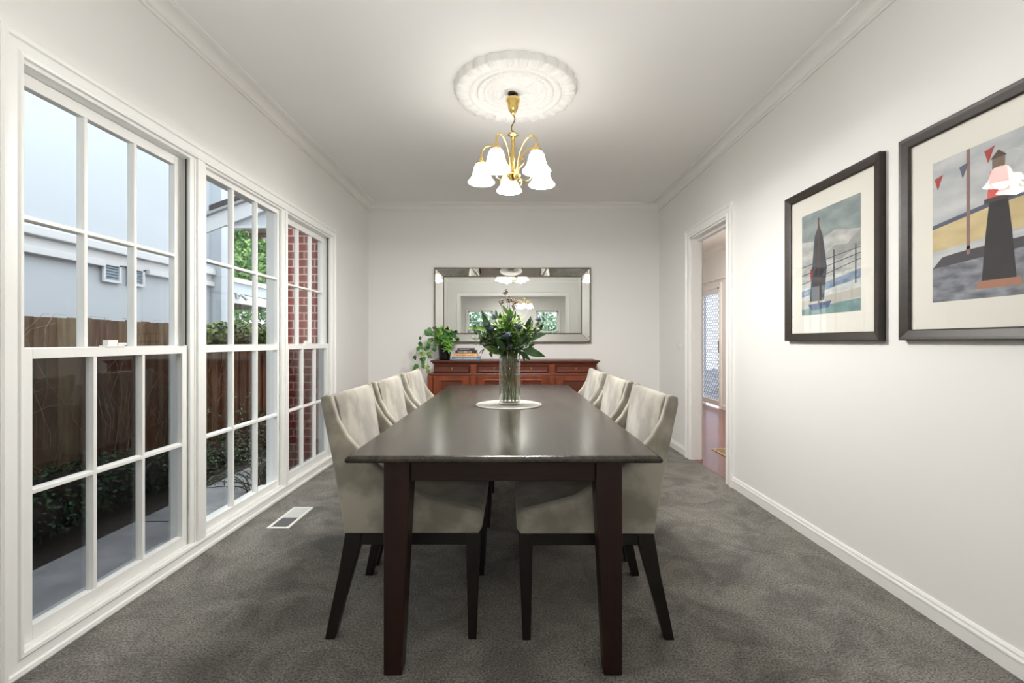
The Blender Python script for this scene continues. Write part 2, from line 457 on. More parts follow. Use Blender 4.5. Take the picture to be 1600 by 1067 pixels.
frame_rings(b, dprof, lambda a, z, t: (a, YF - .1 - t, z), 0, OZ, OX0, OX1, True)
struct(b.build('trim_opening', M['trim']))
b = MB(); frame_rings(b, aprof, lambda a, z, t: (3.54 - t, a, z), 0, SDZ, SD0, SD1, True)
b.box(3.50, 3.54, 3.0, 9.1, 2.20, 2.225)
struct(b.build('trim_front_door', M['trim']))

# ---- windows on the left wall
def sash(x0, x1, ya, yb, za, zb, st, top, bot, rows=2, cols=3, bar=.024):
    m = MB()
    m.box(x0, x1, ya, ya + st, za, zb); m.box(x0, x1, yb - st, yb, za, zb)
    m.box(x0, x1, ya + st, yb - st, zb - top, zb); m.box(x0, x1, ya + st, yb - st, za, za + bot)
    gy0, gy1, gz0, gz1 = ya + st, yb - st, za + bot, zb - top
    xm = (x0 + x1) / 2
    for i in range(1, cols):
        y = gy0 + (gy1 - gy0) * i / cols
        m.prism([(xm - .014, y - bar / 2), (xm, y - bar / 2), (x1 - .001, y - bar / 3.2), (x1 - .001, y + bar / 3.2), (xm, y + bar / 2), (xm - .014, y + bar / 2)], 'z', gz0, gz1)
    for i in range(1, rows):
        z = gz0 + (gz1 - gz0) * i / rows
        m.prism([(xm - .014, z - bar / 2), (xm, z - bar / 2), (x1 - .0005, z - bar / 3.2), (x1 - .0005, z + bar / 3.2), (xm, z + bar / 2), (xm - .014, z + bar / 2)], 'y', gy0, gy1)
    g = MB().box(xm - .010, xm - .006, gy0 - .004, gy1 + .004, gz0 - .004, gz1 + .004)
    return m, g
def hung_window(name, ya, yb):
    w = struct(thing(name, None, None, (XL, ya, 0)))
    f = MB()
    f.box(-1.81, -1.688, ya - .006, ya + .010, WZ0, WZ1); f.box(-1.81, -1.688, yb - .010, yb + .006, WZ0, WZ1)
    f.box(-1.83, -1.688, ya + .01, yb - .01, WZ1 - .014, WZ1); f.box(-1.85, -1.688, ya + .01, yb - .01, WZ0 - .01, WZ0 + .008)
    f.box(-1.698, -1.688, yb - .022, yb - .010, WZ0 + .008, WZ1 - .014)      # inner stop bead
    f.build('window_frame', M['trim'], w)
    t = MB()
    for y0, y1, sgn in ((yb - .012, yb - .010, -1), (ya + .010, ya + .012, 1)):
        t.box(-1.737, -1.699, y0, y1, 1.125, WZ1 - .014)
    t.build('sash_track', M['alu'], w)
    t = MB()
    for y0, y1 in ((yb - .0125, yb - .010), (ya + .010, ya + .0125)):
        t.box(-1.722, -1.714, y0, y1, 1.125, WZ1 - .014)
    t.build('track_slot', M['gap'], w)
    m, g = sash(-1.775, -1.742, ya + .012, yb - .012, 1.082, 2.104, .046, .046, .040)
    s = m.build('upper_sash', M['trim'], w, .002); g.build('pane', M['glass'], s)
    m, g = sash(-1.737, -1.704, ya + .012, yb - .012, .084, 1.120, .046, .038, .052)
    s = m.build('lower_sash', M['trim'], w, .002); g.build('pane', M['glass'], s)
    ym = (ya + yb) / 2 - .03
    k = MB(); k.box(-1.735, -1.700, ym - .045, ym + .045, 1.120, 1.127)
    k.box(-1.728, -1.704, ym - .035, ym + .015, 1.127, 1.150); k.box(-1.722, -1.700, ym + .01, ym + .055, 1.127, 1.138)
    k.build('sash_lock', M['trim'], s, .002)
    MB().box(-1.800, -1.798, ya + .012, yb - .012, .09, 1.10).build('insect_screen', M['screen'], w)
    return w
hung_window('window_1', 1.560, 2.41)
hung_window('window_3', 3.42, 4.25)
w2 = struct(thing('window_2', None, None, (XL, 2.5, 0)))
f = MB()
f.box(-1.81, -1.688, 2.50, 2.506, WZ0, WZ1); f.box(-1.81, -1.688, 3.354, 3.36, WZ0, WZ1)
f.box(-1.83, -1.688, 2.506, 3.354, WZ1 - .012, WZ1); f.box(-1.85, -1.688, 2.506, 3.354, WZ0 - .01, WZ0 + .012)
f.box(-1.705, -1.690, 2.506, 2.516, WZ0, WZ1 - .012); f.box(-1.705, -1.690, 3.344, 3.354, WZ0, WZ1 - .012)
f.build('window_frame', M['trim'], w2)
m, g = sash(-1.745, -1.712, 2.506, 3.354, .086, 1.120, .032, .038, .046)
s = m.build('lower_glazing', M['trim'], w2, .002); g.build('pane', M['glass'], s)
m, g = sash(-1.745, -1.712, 2.506, 3.354, 1.1205, 2.108, .032, .030, .004)
s = m.build('upper_glazing', M['trim'], w2, .002); g.build('pane', M['glass'], s)
b = MB()
for y0, y1 in ((2.416, 2.50), (3.36, 3.414)):
    b.box(-1.81, -1.684, y0, y1, WZ0, WZ1)
    b.box(-1.684, -1.674, y0 + .012, y1 - .012, WZ0, WZ1)
struct(b.build('trim_mullion', M['trim'], None, .002))

# lounge windows (seen in the mirror)
for i, (a0, a1) in enumerate(LW):
    w = struct(thing('window_%d' % (i + 4), None, None, (a0, -5.3, LZ0)))
    f = MB(); frame_rings(f, aprof, lambda a, z, t: (a, -5.3 + t, z), LZ0, LZ1, a0, a1)
    for x in (a0, a1 - .05): f.box(x, x + .05, -5.38, -5.33, LZ0, LZ1)
    for z in (LZ0, LZ1 - .05, (LZ0 + LZ1) / 2 - .02): f.box(a0, a1, -5.38, -5.33, z, z + .05)
    xm = (a0 + a1) / 2; f.box(xm - .012, xm + .012, -5.37, -5.34, LZ0, LZ1)
    for z in (LZ0 + .37, LZ1 - .37): f.box(a0, a1, -5.37, -5.34, z - .01, z + .01)
    f.build('window_frame', M['trim'], w)
    MB().box(a0, a1, -5.36, -5.355, LZ0, LZ1).build('pane', M['glass'], w)

# ---- security door in the hall
d = struct(thing('door_1', None, None, (3.6, SD0, 0)))
f = MB()
f.box(3.555, 3.60, SD0 + .005, SD0 + .065, .03, SDZ - .01); f.box(3.555, 3.60, SD1 - .065, SD1 - .005, .03, SDZ - .01)
f.box(3.555, 3.60, SD0 + .065, SD1 - .065, SDZ - .09, SDZ - .01); f.box(3.555, 3.60, SD0 + .065, SD1 - .065, .03, .12)
f.build('door_frame', M['trim'], d, .003)
g = MB()
y0, y1, z0, z1 = SD0 + .06, SD1 - .06, .11, SDZ - .08
st = .085; hh = .048
n = int((y1 - y0) / st); k = int((z1 - z0) / hh)
for i in range(n + 1):
    for j in range(k + 1):
        cy = y0 + (i + .5 * (j % 2)) * st; cz = z0 + j * hh
        for dy in (-.5, .5):
            ny, nz = cy + dy * st, cz + hh
            if y0 - .01 <= cy <= y1 + .01 and y0 - .01 <= ny <= y1 + .01 and nz <= z1 + .02:
                g.tube([(3.578, cy, cz), (3.578, cy + dy * st * .12, cz + hh * .3), (3.578, ny - dy * st * .12, cz + hh * .7), (3.578, ny, nz)], .0052, 4)
g.build('diamond_grille', mat('grey_grille', (176, 180, 186), .5), d)
MB().box(3.590, 3.592, y0, y1, z0, z1).build('fly_wire', thin_glass('fly_wire', (.66, .68, .72), .1, .5), d)
MB().box(3.53, 3.60, SD0 + .02, SD0 + .055, .95, 1.15).build('door_handle', M['darkmetal'], d, .004)
MB().box(3.52, 3.55, SD0 + .0, SD0 + .05, SDZ - .02, SDZ + .0).build('door_catch', M['black'], d, .003)

# ================================================================= OUTSIDE
GZ = -.30
struct(MB().box(-3.02, -1.81, -3, 12, GZ - .1, GZ).build('ground_path', M['concrete']))
b = MB()
for y in (-1.3, .35, 2.0, 3.65, 5.3, 6.95): b.box(-3.02, -1.81, y - .006, y + .006, GZ, GZ + .0015)
struct(b.build('ground_path_joint', M['soil']))
struct(MB().box(-12, -3.02, -4, 20, GZ - .1, GZ - .01).build('ground_bed', M['soil']))
struct(MB().box(-1.81, -1.69, -3, 5.1, GZ - .1, -.10).build('wall_footing', M['brick']))
struct(MB().box(3.66, 9, 0, 20, -.2, -.08).build('ground_porch', M['concrete']))
b = MB(); b.box(-2.36, -1.81, -1.4, 5.08, 2.62, 2.66); b.box(-2.44, -2.36, -1.4, 5.08, 2.58, 2.78)
struct(b.build('roof_shade_eave', M['outtrim']))  # eave out of view, added to darken the side path
struct(MB().box(-2.62, -1.815, 5.08, 8.5, GZ, 3.1).build('wall_brick', M['brick']))

# paling fence
FX, FT = -3.9, 1.353
fence = thing('paling_fence', 'weathered brown timber paling fence running along the side path', 'fence', (FX, -2, GZ))
m = MB(); y = -2.0; i = 0
while y < 9.0:
    ww = .10; dx = .014 if i % 2 else 0; t = FT + random.uniform(-.008, .008)
    m.box(FX + dx - .012, FX + dx, y, y + ww + .012, GZ, t, random.choice((0, 0, 1, 2)))
    y += ww; i += 1
FM = [mat('fence_paling', (96, 74, 54), .9, var=(130, 104, 76), vscale=6, stretch=(1, 4, .5), bump=.3, bscale=50),
      mat('fence_paling_grey', (122, 104, 80), .9, var=(150, 130, 102), vscale=6, stretch=(1, 4, .5), bump=.3, bscale=50),
      mat('fence_paling_dark', (84, 58, 42), .9, var=(118, 84, 60), vscale=6, stretch=(1, 4, .5), bump=.3, bscale=50)]
m.build('palings', FM, fence)
m = MB()
for z in (.05, .95): m.box(FX - .06, FX - .014, -2, 9, z, z + .075)
m.build('rail', FM[2], fence)
# bare creeper stems on the fence
m = MB()
for i in range(210):
    y = random.uniform(1.2, 6.2) if i > 70 else random.uniform(1.6, 3.6); z = random.uniform(-.2, .3) if i % 3 else random.uniform(.3, 1.0)
    a = R(random.gauss(90, 24)); pts = []
    x = FX + .018
    for k in range(9):
        pts.append((x + random.uniform(0, .03), y, min(z, FT + .02)))
        a += random.gauss(0, .22); y += math.cos(a) * .13; z += math.sin(a) * .13
    r = random.uniform(.0016, .0042)
    m.tube(pts, [r * (1 - .08 * q) for q in range(9)], 4)
tag(m.build('creeper', M['twig']), 'bare tangled grey-brown creeper stems spread over the paling fence', 'creeper')

def foliage(mb, boxes, n, size, mi=0, seed=1, shell=.75, asp=.6):
    """leaf faces scattered in ellipsoids (cx,cy,cz,rx,ry,rz), mostly near their surface"""
    rnd = random.Random(seed)
    vol = [bx[3] * bx[4] * bx[5] for bx in boxes]; tot = sum(v ** .67 for v in vol)
    for bx, v in zip(boxes, vol):
        for _ in range(int(n * v ** .67 / tot)):
            d = Vector((rnd.gauss(0, 1), rnd.gauss(0, 1), rnd.gauss(0, 1))).normalized()
            rr = rnd.uniform(shell, 1.05)
            p = Vector((bx[0] + d.x * bx[3] * rr, bx[1] + d.y * bx[4] * rr, bx[2] + d.z * bx[5] * rr))
            up = (d + Vector((rnd.gauss(0, .5), rnd.gauss(0, .5), rnd.gauss(0, .5) + .4))).normalized()
            L = size * rnd.uniform(.6, 1.3)
            u = up.orthogonal().normalized(); u.rotate(Matrix.Rotation(rnd.uniform(0, 6.28), 3, up)); w = up.cross(u)
            a = p - u * L * .5; c = p + u * L * .5
            mb.add([a, p - w * L * asp * .5 + up * L * .08, c, p + w * L * asp * .5 + up * L * .08, p], [(0, 1, 4), (1, 2, 4), (2, 3, 4), (3, 0, 4)], mi, True)
    return mb
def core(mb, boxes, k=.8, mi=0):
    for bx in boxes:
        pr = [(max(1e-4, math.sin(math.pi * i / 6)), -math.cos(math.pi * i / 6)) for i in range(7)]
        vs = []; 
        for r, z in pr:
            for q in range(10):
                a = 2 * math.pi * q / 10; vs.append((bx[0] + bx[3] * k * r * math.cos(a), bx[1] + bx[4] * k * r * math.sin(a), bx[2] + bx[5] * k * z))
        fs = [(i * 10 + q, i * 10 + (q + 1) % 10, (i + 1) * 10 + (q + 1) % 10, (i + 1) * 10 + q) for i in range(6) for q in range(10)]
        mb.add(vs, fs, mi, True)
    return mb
rnd = random.Random(5)
# low hedge along the fence, in two runs of box-like shrubs
bx = []
y = .2
while y < 7.6:
    h = .30 + .07 * math.sin(y * 2.1) + rnd.uniform(-.04, .04)
    bx.append((-3.49 + rnd.uniform(-.03, .03), y, GZ + h * .62, .33, .36, h * .62)); y += .33
m = MB(); core(m, bx, .82, 1); foliage(m, bx, 15000, .040, 0, 2, .80)
tag(m.build('hedge', [M['leaf1'], M['soil']]), 'low dark green hedge growing between the path and the paling fence', 'hedge')
# ivy over the fence top
bx = []; y = 5.85
while y < 7.7:
    bx.append((FX + .02, y, FT - .10 + rnd.uniform(-.05, .03), .24, .28, .15)); y += .26
m = MB(); core(m, bx, .75, 1); foliage(m, bx, 9000, .055, 0, 3, .80, .8)
tag(m.build('ivy', [M['leaf2'], M['soil']]), 'leafy green and yellow ivy clump hanging over the fence top', 'ivy')
# shrub in front of the brick wall
sh = thing('shrub', 'tall grey-green shrub with fine sprays in front of the brick wall', 'shrub', (-2.5, 4.50, GZ))
m = MB(); f = MB()
for i in range(34):
    a = rnd.uniform(0, 6.28); reach = rnd.uniform(.15, .5); top = rnd.uniform(.2, .95)
    if i < 8: a = R(rnd.uniform(190, 290)); reach = rnd.uniform(.55, .9); top = rnd.uniform(.15, .55)
    p0 = Vector((-2.5 + rnd.uniform(-.06, .06), 4.50 + rnd.uniform(-.06, .06), GZ))
    if i < 8: p0.y -= .1
    pts = [p0 + Vector((math.cos(a) * reach * t * t, math.sin(a) * reach * t * t, top * (t * 1.2 - .2 * t * t))) for t in [q / 9 for q in range(10)]]
    m.tube(pts, [.006 - .0005 * q for q in range(10)], 4)
    for q in range(2, 10):
        for _ in range(5):
            dd = Vector((rnd.gauss(0, 1), rnd.gauss(0, 1), rnd.gauss(.3, .8)))
            f.leaf(pts[q] + Vector((rnd.gauss(0, .012), rnd.gauss(0, .012), rnd.gauss(0, .012))), dd, .034, .017, n=2)
m.build('branch', M['bark'], sh); f.build('leaves', M['leaf4'], sh)

# neighbouring house
nb = thing('neighbour_house', 'tall white rendered house wall with ledges beyond the paling fence', 'house', (-6.2, 2, GZ))
MB().box(-6.4, -6.0, -3, 9.04, GZ, 2.36).build('lower_wall', M['render'], nb)
MB().box(-6.4, -5.99, -3, 9.04, 2.54, 6.2).build('upper_wall', M['render'], nb)
m = MB(); m.box(-6.3, -5.87, -3, 9.04, 2.46, 2.57); m.box(-6.3, -5.90, -3, 9.04, 2.57, 2.61); m.box(-6.3, -5.96, -3, 9.04, 2.30, 2.46)
m.build('ledge', M['outtrim'], nb, .01)
m = MB(); m.box(-6.1, -5.90, -3, 6.62, 2.235, 2.32); m.box(-6.1, -5.90, 7.42, 9.04, 2.235, 2.32)
m.build('lower_ledge', M['outtrim'], nb, .005)
MB().box(-6.0, -5.77, 9.04, 9.35, GZ, 6.2).build('corner_pier', M['render'], nb)
for y0 in (6.62, 7.06):
    m = MB()
    m.box(-5.97, -5.94, y0, y0 + .04, 2.05, 2.30); m.box(-5.97, -5.94, y0 + .27, y0 + .31, 2.05, 2.30)
    m.box(-5.97, -5.94, y0, y0 + .31, 2.27, 2.31); m.box(-5.97, -5.94, y0, y0 + .31, 2.02, 2.06)
    v = m.build('louvre_vent', M['outtrim'], nb, .003)
    m = MB()
    for k in range(5):
        z = 2.065 + k * .042
        m.hexa([(-5.99, y0 + .04, z), (-5.955, y0 + .04, z), (-5.955, y0 + .27, z), (-5.99, y0 + .27, z), (-5.975, y0 + .04, z + .036), (-5.97, y0 + .04, z + .036), (-5.97, y0 + .27, z + .036), (-5.975, y0 + .27, z + .036)])
    m.build('slat', mat('grey_louvre', (120, 136, 150), .5), v)
for z in (2.80, 3.62): MB().box(-5.99, -5.93, 8.72, 8.78, z - 1.2, z - 1.1).build('wall_hook', M['darkmetal'], nb)

# porch with a gable end, beyond the fence
k8 = 8.0 / 711
def g8(px, py): return (-(800 - px) * k8, H + (533.5 - py) * k8)
po = thing('gable_porch', 'white gabled porch roof with dark tiles beside the tall white house', 'porch', (-4.6, 8, 3))
tip = g8(324, 341); far = g8(470, 285)
def band(p, q, up0, up1): return [(p[0], p[1] + up0), (q[0], q[1] + up0), (q[0], q[1] + up1), (p[0], p[1] + up1)]
MB().prism(band(tip, far, -.27, 0), 'y', 7.95, 8.0).build('barge_board', M['outtrim'], po)
m = MB(); m.prism(band((tip[0] - .02, tip[1]), far, 0, .06), 'y', 7.88, 8.9)
m.build('gutter', mat('pale_grey_gutter', (170, 172, 174), .5), po)
m = MB(); m.prism(band((tip[0] + .12, tip[1] + .10), (far[0], far[1] + .03), 0, .085), 'y', 7.86, 8.95); m.build('roof_tiles', M['roof'], po)
m = MB(); q0 = g8(358, 352); q1 = g8(470, 352); q2 = g8(470, 300)
m.prism([q0, q1, q2], 'y', 8.04, 8.10); m.build('gable_panel', M['render'], po)
MB().box(q0[0], q1[0], 8.02, 8.12, q0[1] - .04, q0[1]).build('gable_beam', M['outtrim'], po)
MB().box(q0[0] + .1, q1[0], 8.12, 8.85, q0[1] - .02, q0[1]).build('soffit', M['khaki'], po)
m = MB(); m.box(q0[0] - .1, q1[0], 9.3, 9.42, 3.22, 3.34); m.build('rear_beam', M['outtrim'], po)
m = MB(); m.tube([(-4.9, 8.5, 3.12), (-4.5, 8.6, 3.16), (-4.15, 8.7, 3.06), (-3.9, 8.8, 2.98)], .05, 8); m.build('rafter', mat('brown_rafter', (120, 84, 66), .8), po)

MB().box(-3.80, -3.70, 8.40, 8.50, GZ, q0[1] - .021).build('post', M['outtrim'], po)

cp = thing('carport', 'low white carport with broad fascia behind the white house pier', 'carport', (-7.5, 12, GZ))
MB().box(-6.6, -6.5, 9.6, 12.8, 2.28, 2.52).build('fascia', M['render'], cp)
m = MB(); m.box(-6.6, -6.42, 9.6, 12.8, 2.52, 2.60); m.box(-6.6, -6.45, 9.6, 12.8, 2.60, 2.64); m.build('gutter', M['outtrim'], cp, .01)
MB().box(-6.58, -6.52, 9.6, 12.8, 2.05, 2.26).build('beam', M['outtrim'], cp)
MB().box(-8.6, -6.58, 9.6, 12.8, 2.04, 2.08).build('soffit', M['khaki'], cp)
MB().box(-8.7, -8.6, 9.6, 12.8, 1.98, 2.5).build('rear_fascia', M['khaki'], cp)
MB().box(-6.60, -6.50, 12.7, 12.8, GZ, 2.06).build('post', M['outtrim'], cp)
sl = thing('spotlight', 'small grey security spotlight fixed on the carport fascia', 'spotlight', (-6.45, 10.75, 2.2))
MB().box(-6.50, -6.47, 10.72, 10.84, 2.16, 2.28).build('mounting_plate', M['alu'], sl, .01)
m = MB(); m.tube([(-6.47, 10.78, 2.22), (-6.40, 10.78, 2.24), (-6.32, 10.86, 2.14)], [.02, .035, .045], 10); m.build('lamp_head', M['alu'], sl)

def tree(name, label, c, blobs, n, size, m_, seed, trunk_h):
    t = thing(name, label, 'tree', (c[0], c[1], GZ))
    MB().tube([(c[0], c[1], GZ), (c[0] + .1, c[1], trunk_h * .5), (c[0], c[1], trunk_h)], [.14, .11, .07], 8).build('trunk', M['bark'], t)
    f = MB(); foliage(f, [(c[0] + q[0], c[1] + q[1], q[2], q[3], q[4], q[5]) for q in blobs], n, size, 0, seed, .35)
    f.build('crown', m_, t)
tree('garden_tree', 'broad green leafy tree behind the white porch roof', (-11.8, 19.5),
     [(0, 0, 4.4, 1.6, 1.3, 1.5), (1.5, .2, 4.2, 1.3, 1.2, 1.4), (-1.5, .3, 4.2, 1.4, 1.2, 1.4), (.3, .3, 5.8, 1.5, 1.0, 1.0), (-1.2, 0, 5.6, 1.2, 1, 1), (.8, 0, 3.0, 1.4, 1, .9)], 20000, .19, M['leaf3'], 11, 2.6)
tree('garden_tree', 'dense darker green bushy tree under the carport roof line', (-8.6, 14.4),
     [(0, 0, 1.2, 1.3, 1.2, 1.4), (1.3, .3, 1.1, 1.2, 1.2, 1.3), (-1.3, .6, 1.2, 1.2, 1.2, 1.4), (2.4, 1.0, 1.1, 1.2, 1.2, 1.2)], 11000, .13, leafmat('dark_tree_leaf', (30, 66, 26), (78, 120, 52), 3), 12, 1.0)
tree('garden_tree', 'pale green tree outside the lounge windows, seen in the wall mirror', (.8, -8.2),
     [(0, 0, 2.0, 1.3, .8, 1.3), (1.2, .2, 1.4, 1.2, .8, 1.2), (-2.4, .1, 1.8, 1.4, .8, 1.4), (-1.2, .2, 1.2, 1.2, .8, 1.0)], 7000, .15, leafmat('pale_tree_leaf', (92, 140, 108), (160, 192, 160), 3), 13, 1.2)
struct(MB().box(-6, 6, -12, -5.4, -.4, -.3).build('ground_garden', M['soil']))
MB_porch = MB()
tree('porch_shrub', 'shrub outside the security door at the end of the hall', (5.6, 10.6),
     [(0, 0, .3, .8, .8, .7), (.5, .9, .2, .7, .7, .6)], 1500, .12, M['leaf4'], 14, .3)

# ================================================================= CEILING ROSE + CHANDELIER
cx, cy = .022, 2.92
NR, NTH = 74, 448
m = MB(); vs = []
def rose(r, th):
    """relief below the ceiling (m)"""
    a = 26 * th
    z = .012
    if r > .300:
        lobe = abs(math.cos(a / 2))
        t = (r - .300) / .095
        fan = .5 + .5 * math.cos(a * 4)
        z = .020 + .012 * lobe * math.sin(math.pi * min(1, t)) + .003 * fan * (1 if .2 < t < .9 else 0)
        z += .004 * math.exp(-((t - .12) / .07) ** 2)
    elif r > .272: z = .022 + .006 * math.sin(math.pi * (r - .272) / .028)
    elif r > .245: z = .016
    elif r > .232: z = .016 + .010 * math.sin(math.pi * (r - .232) / .013)
    elif r > .205: z = .013 + .004 * (.5 + .5 * math.cos(40 * th))
    elif r > .190: z = .013 + .009 * math.sin(math.pi * (r - .190) / .015)
    elif r > .05:
        t = (r - .05) / .14
        pet = abs(math.cos(4 * th + 1.2 * math.sin(t * 3)))
        curl = math.sin(9 * th + t * 16) * math.sin(t * 14)
        z = .012 + .010 * pet * math.sin(math.pi * t) + .004 * curl * math.sin(math.pi * t)
    else: z = .024 - .010 * (r / .05)
    return z
for i in range(NR + 1):
    for k in range(NTH):
        th = 2 * math.pi * k / NTH
        Rm = .378 + .017 * abs(math.cos(13 * th)) 
        r = Rm * i / NR
        z = rose(r * .395 / Rm if r > .3 else r, th) if i < NR else .0
        if i == NR - 1: z *= .8
        z *= 1.55
        vs.append((cx + r * math.cos(th), cy + r * math.sin(th), ZC - z))
fs = [(i * NTH + k, i * NTH + (k + 1) % NTH, (i + 1) * NTH + (k + 1) % NTH, (i + 1) * NTH + k) for i in range(NR) for k in range(NTH)]
m.add(vs, fs, 0, True)
tag(m.build('ceiling_rose', M['plaster']), 'round white plaster ceiling rose with scalloped rim around the chandelier', 'ceiling rose')

def chandelier(label, cx, cy, bulb_w):
    t = thing('chandelier', label, 'chandelier', (cx, cy, 2.2))
    m = MB(); m.tube([(cx + .004, cy, 2.742), (cx + .004, cy, 2.712)], .012, 10); m.lathe([(.001, 2.726), (.03, 2.726), (.034, 2.738), (.001, 2.742)], (cx, cy, 0), 20)
    m.build('ceiling_hook', M['darkmetal'], t)
    m = MB(); m.lathe([(.001, 2.712), (.034, 2.712), (.046, 2.700), (.047, 2.690), (.040, 2.680), (.038, 2.664), (.034, 2.655), (.033, 2.640), (.027, 2.632), (.024, 2.622), (.012, 2.612), (.006, 2.600), (.001, 2.600)], (cx, cy, 0), 32)
    m.build('canopy', M['brass'], t)
    m = MB(); pts = [(cx + .011 * math.sin(i * .55), cy, 2.604 - .0105 * i) for i in range(13)]
    m.tube(pts, .0042, 8); m.build('cable', M['oldbrass'], t)
    m = MB(); m.lathe([(.001, 2.50), (.008, 2.495), (.010, 2.485), (.020, 2.482), (.034, 2.476), (.035, 2.470), (.020, 2.464), (.0125, 2.458), (.0125, 2.235), (.018, 2.232)], (cx, cy, 0), 28)
    m.build('stem', M['brass'], t)
    m = MB(); m.lathe([(.0125, 2.236), (.026, 2.230), (.040, 2.222), (.050, 2.214), (.050, 2.206), (.034, 2.198), (.026, 2.184), (.014, 2.176), (.010, 2.166), (.013, 2.158), (.001, 2.146)], (cx, cy, 0), 28)
    m.build('hub', M['brass'], t)
    for k in range(5):
        a = R(97 + 72 * k); ca, sa = math.cos(a), math.sin(a)
        P = lambda r, z: (cx + r * ca, cy + r * sa, z)
        key = [(.030, 2.212), (.036, 2.25), (.044, 2.30), (.060, 2.345), (.088, 2.384), (.122, 2.408), (.158, 2.416), (.188, 2.406), (.205, 2.382), (.210, 2.352), (.210, 2.335)]
        m = MB(); m.tube([P(*q) for q in key], .0055, 10)
        arm = m.build('arm', M['brass'], t)
        m = MB(); m.lathe([(.001, 2.345), (.010, 2.345), (.013, 2.338), (.011, 2.328), (.016, 2.322), (.030, 2.312), (.033, 2.300), (.028, 2.297)], P(.210, 0)[:2] + (0,), 24)
        m.build('shade_holder', M['brass'], arm)
        m = MB()
        pr = [(.026, 2.302), (.036, 2.296), (.045, 2.280), (.051, 2.258), (.056, 2.236), (.063, 2.216), (.074, 2.198), (.086, 2.184), (.0875, 2.180), (.085, 2.178)]
        m.lathe(pr + [(r - .003, z + .001) for r, z in pr[::-1][1:]], P(.210, 0)[:2] + (0,), 36)
        m.build('lamp_shade', M['shade'], arm)
        m = MB(); m.ball(P(.210, 2.235), .024, 14, 8); m.lathe([(.012, 2.25), (.011, 2.298)], P(.210, 0)[:2] + (0,), 12)
        m.build('bulb', M['bulb'], arm)
        # scroll between the arms
        a2 = a + R(36); c2, s2 = math.cos(a2), math.sin(a2)
        m = MB(); key = [(.030, 2.205), (.055, 2.180), (.085, 2.168), (.110, 2.178), (.120, 2.202), (.108, 2.218), (.096, 2.208)]
        m.tube([(cx + r * c2, cy + r * s2, z) for r, z in key], .0038, 8)
        m.ball((cx + .096 * c2, cy + .096 * s2, 2.208), .0075, 10, 6)
        key = [(.020, 2.235), (.045, 2.262), (.066, 2.282), (.074, 2.304), (.062, 2.316), (.052, 2.306)]
        m.tube([(cx + r * c2, cy + r * s2, z) for r, z in key], .0034, 8)
        m.build('scroll', M['brass'], t)
        lp = P(.210, 2.190)
        light('chandelier_bulb_light', 'POINT', lp, bulb_w, LAMP, .035)
chandelier('brass five-arm chandelier with lit white bell shades over the table', cx - .015, cy + .005, BULB_W)
chandelier('second lit brass chandelier, seen only reflected in the wall mirror', .38, -3.3, BACK_BULB_W)

# ================================================================= WALL MIRROR
mr = thing('wall_mirror', 'wide wall mirror with mirrored border strips above the sideboard', 'mirror', (0, YB, 1.57))
mx0, mx1, mz0, mz1 = -.897, .909, 1.142, 2.000
bw = .098
MB().box(mx0 + bw, mx1 - bw, YB - .022, YB - .016, mz0 + bw, mz1 - bw).build('mirror_glass', M['mirror'], mr, .0015, 1)
m = MB(); m.box(mx0 + .004, mx1 - .004, YB - .016, YB - .001, mz0 + .004, mz1 - .004); m.build('backing', M['darkmetal'], mr)
ix0, ix1, iz0, iz1 = mx0 + bw, mx1 - bw, mz0 + bw, mz1 - bw
yo, yi = YB - .052, YB - .022
def strip(p):
    mm = MB(); q = [(a, y + .003, c) for a, y, c in p]
    mm.add(list(p) + q, [(0, 1, 2, 3), (7, 6, 5, 4), (0, 4, 5, 1), (1, 5, 6, 2), (2, 6, 7, 3), (3, 7, 4, 0)])
    mm.build('mirror_strip', M['mirror'], mr)
strip([(mx0, yo, mz1), (ix0, yi, iz1), (ix1, yi, iz1), (mx1, yo, mz1)])
strip([(mx0, yo, mz0), (mx1, yo, mz0), (ix1, yi, iz0), (ix0, yi, iz0)])
strip([(mx0, yo, mz0), (ix0, yi, iz0), (ix0, yi, iz1), (mx0, yo, mz1)])
strip([(mx1, yo, mz0), (mx1, yo, mz1), (ix1, yi, iz1), (ix1, yi, iz0)])
m = MB(); frame_rings(m, [(0, .034), (0, .054), (.004, .058), (.009, .058), (.013, .052), (.013, 0), (.0, 0)], lambda a, z, t: (a, YB - t, z), mz0 + .004, mz1 - .004, mx0 + .004, mx1 - .004)
m.build('outer_bead', M['champ'], mr)
m = MB(); frame_rings(m, [(-.004, .020), (-.003, .028), (.002, .032), (.007, .031), (.009, .022)], lambda a, z, t: (a, YB - t, z), iz0, iz1, ix0, ix1)
for a, c in (((mx0, yo, mz1), (ix0, yi, iz1)), ((mx1, yo, mz1), (ix1, yi, iz1)), ((mx0, yo, mz0), (ix0, yi, iz0)), ((mx1, yo, mz0), (ix1, yi, iz0))):
    m.tube([a, c], .003, 6)
m.build('inner_bead', M['champ'], mr)

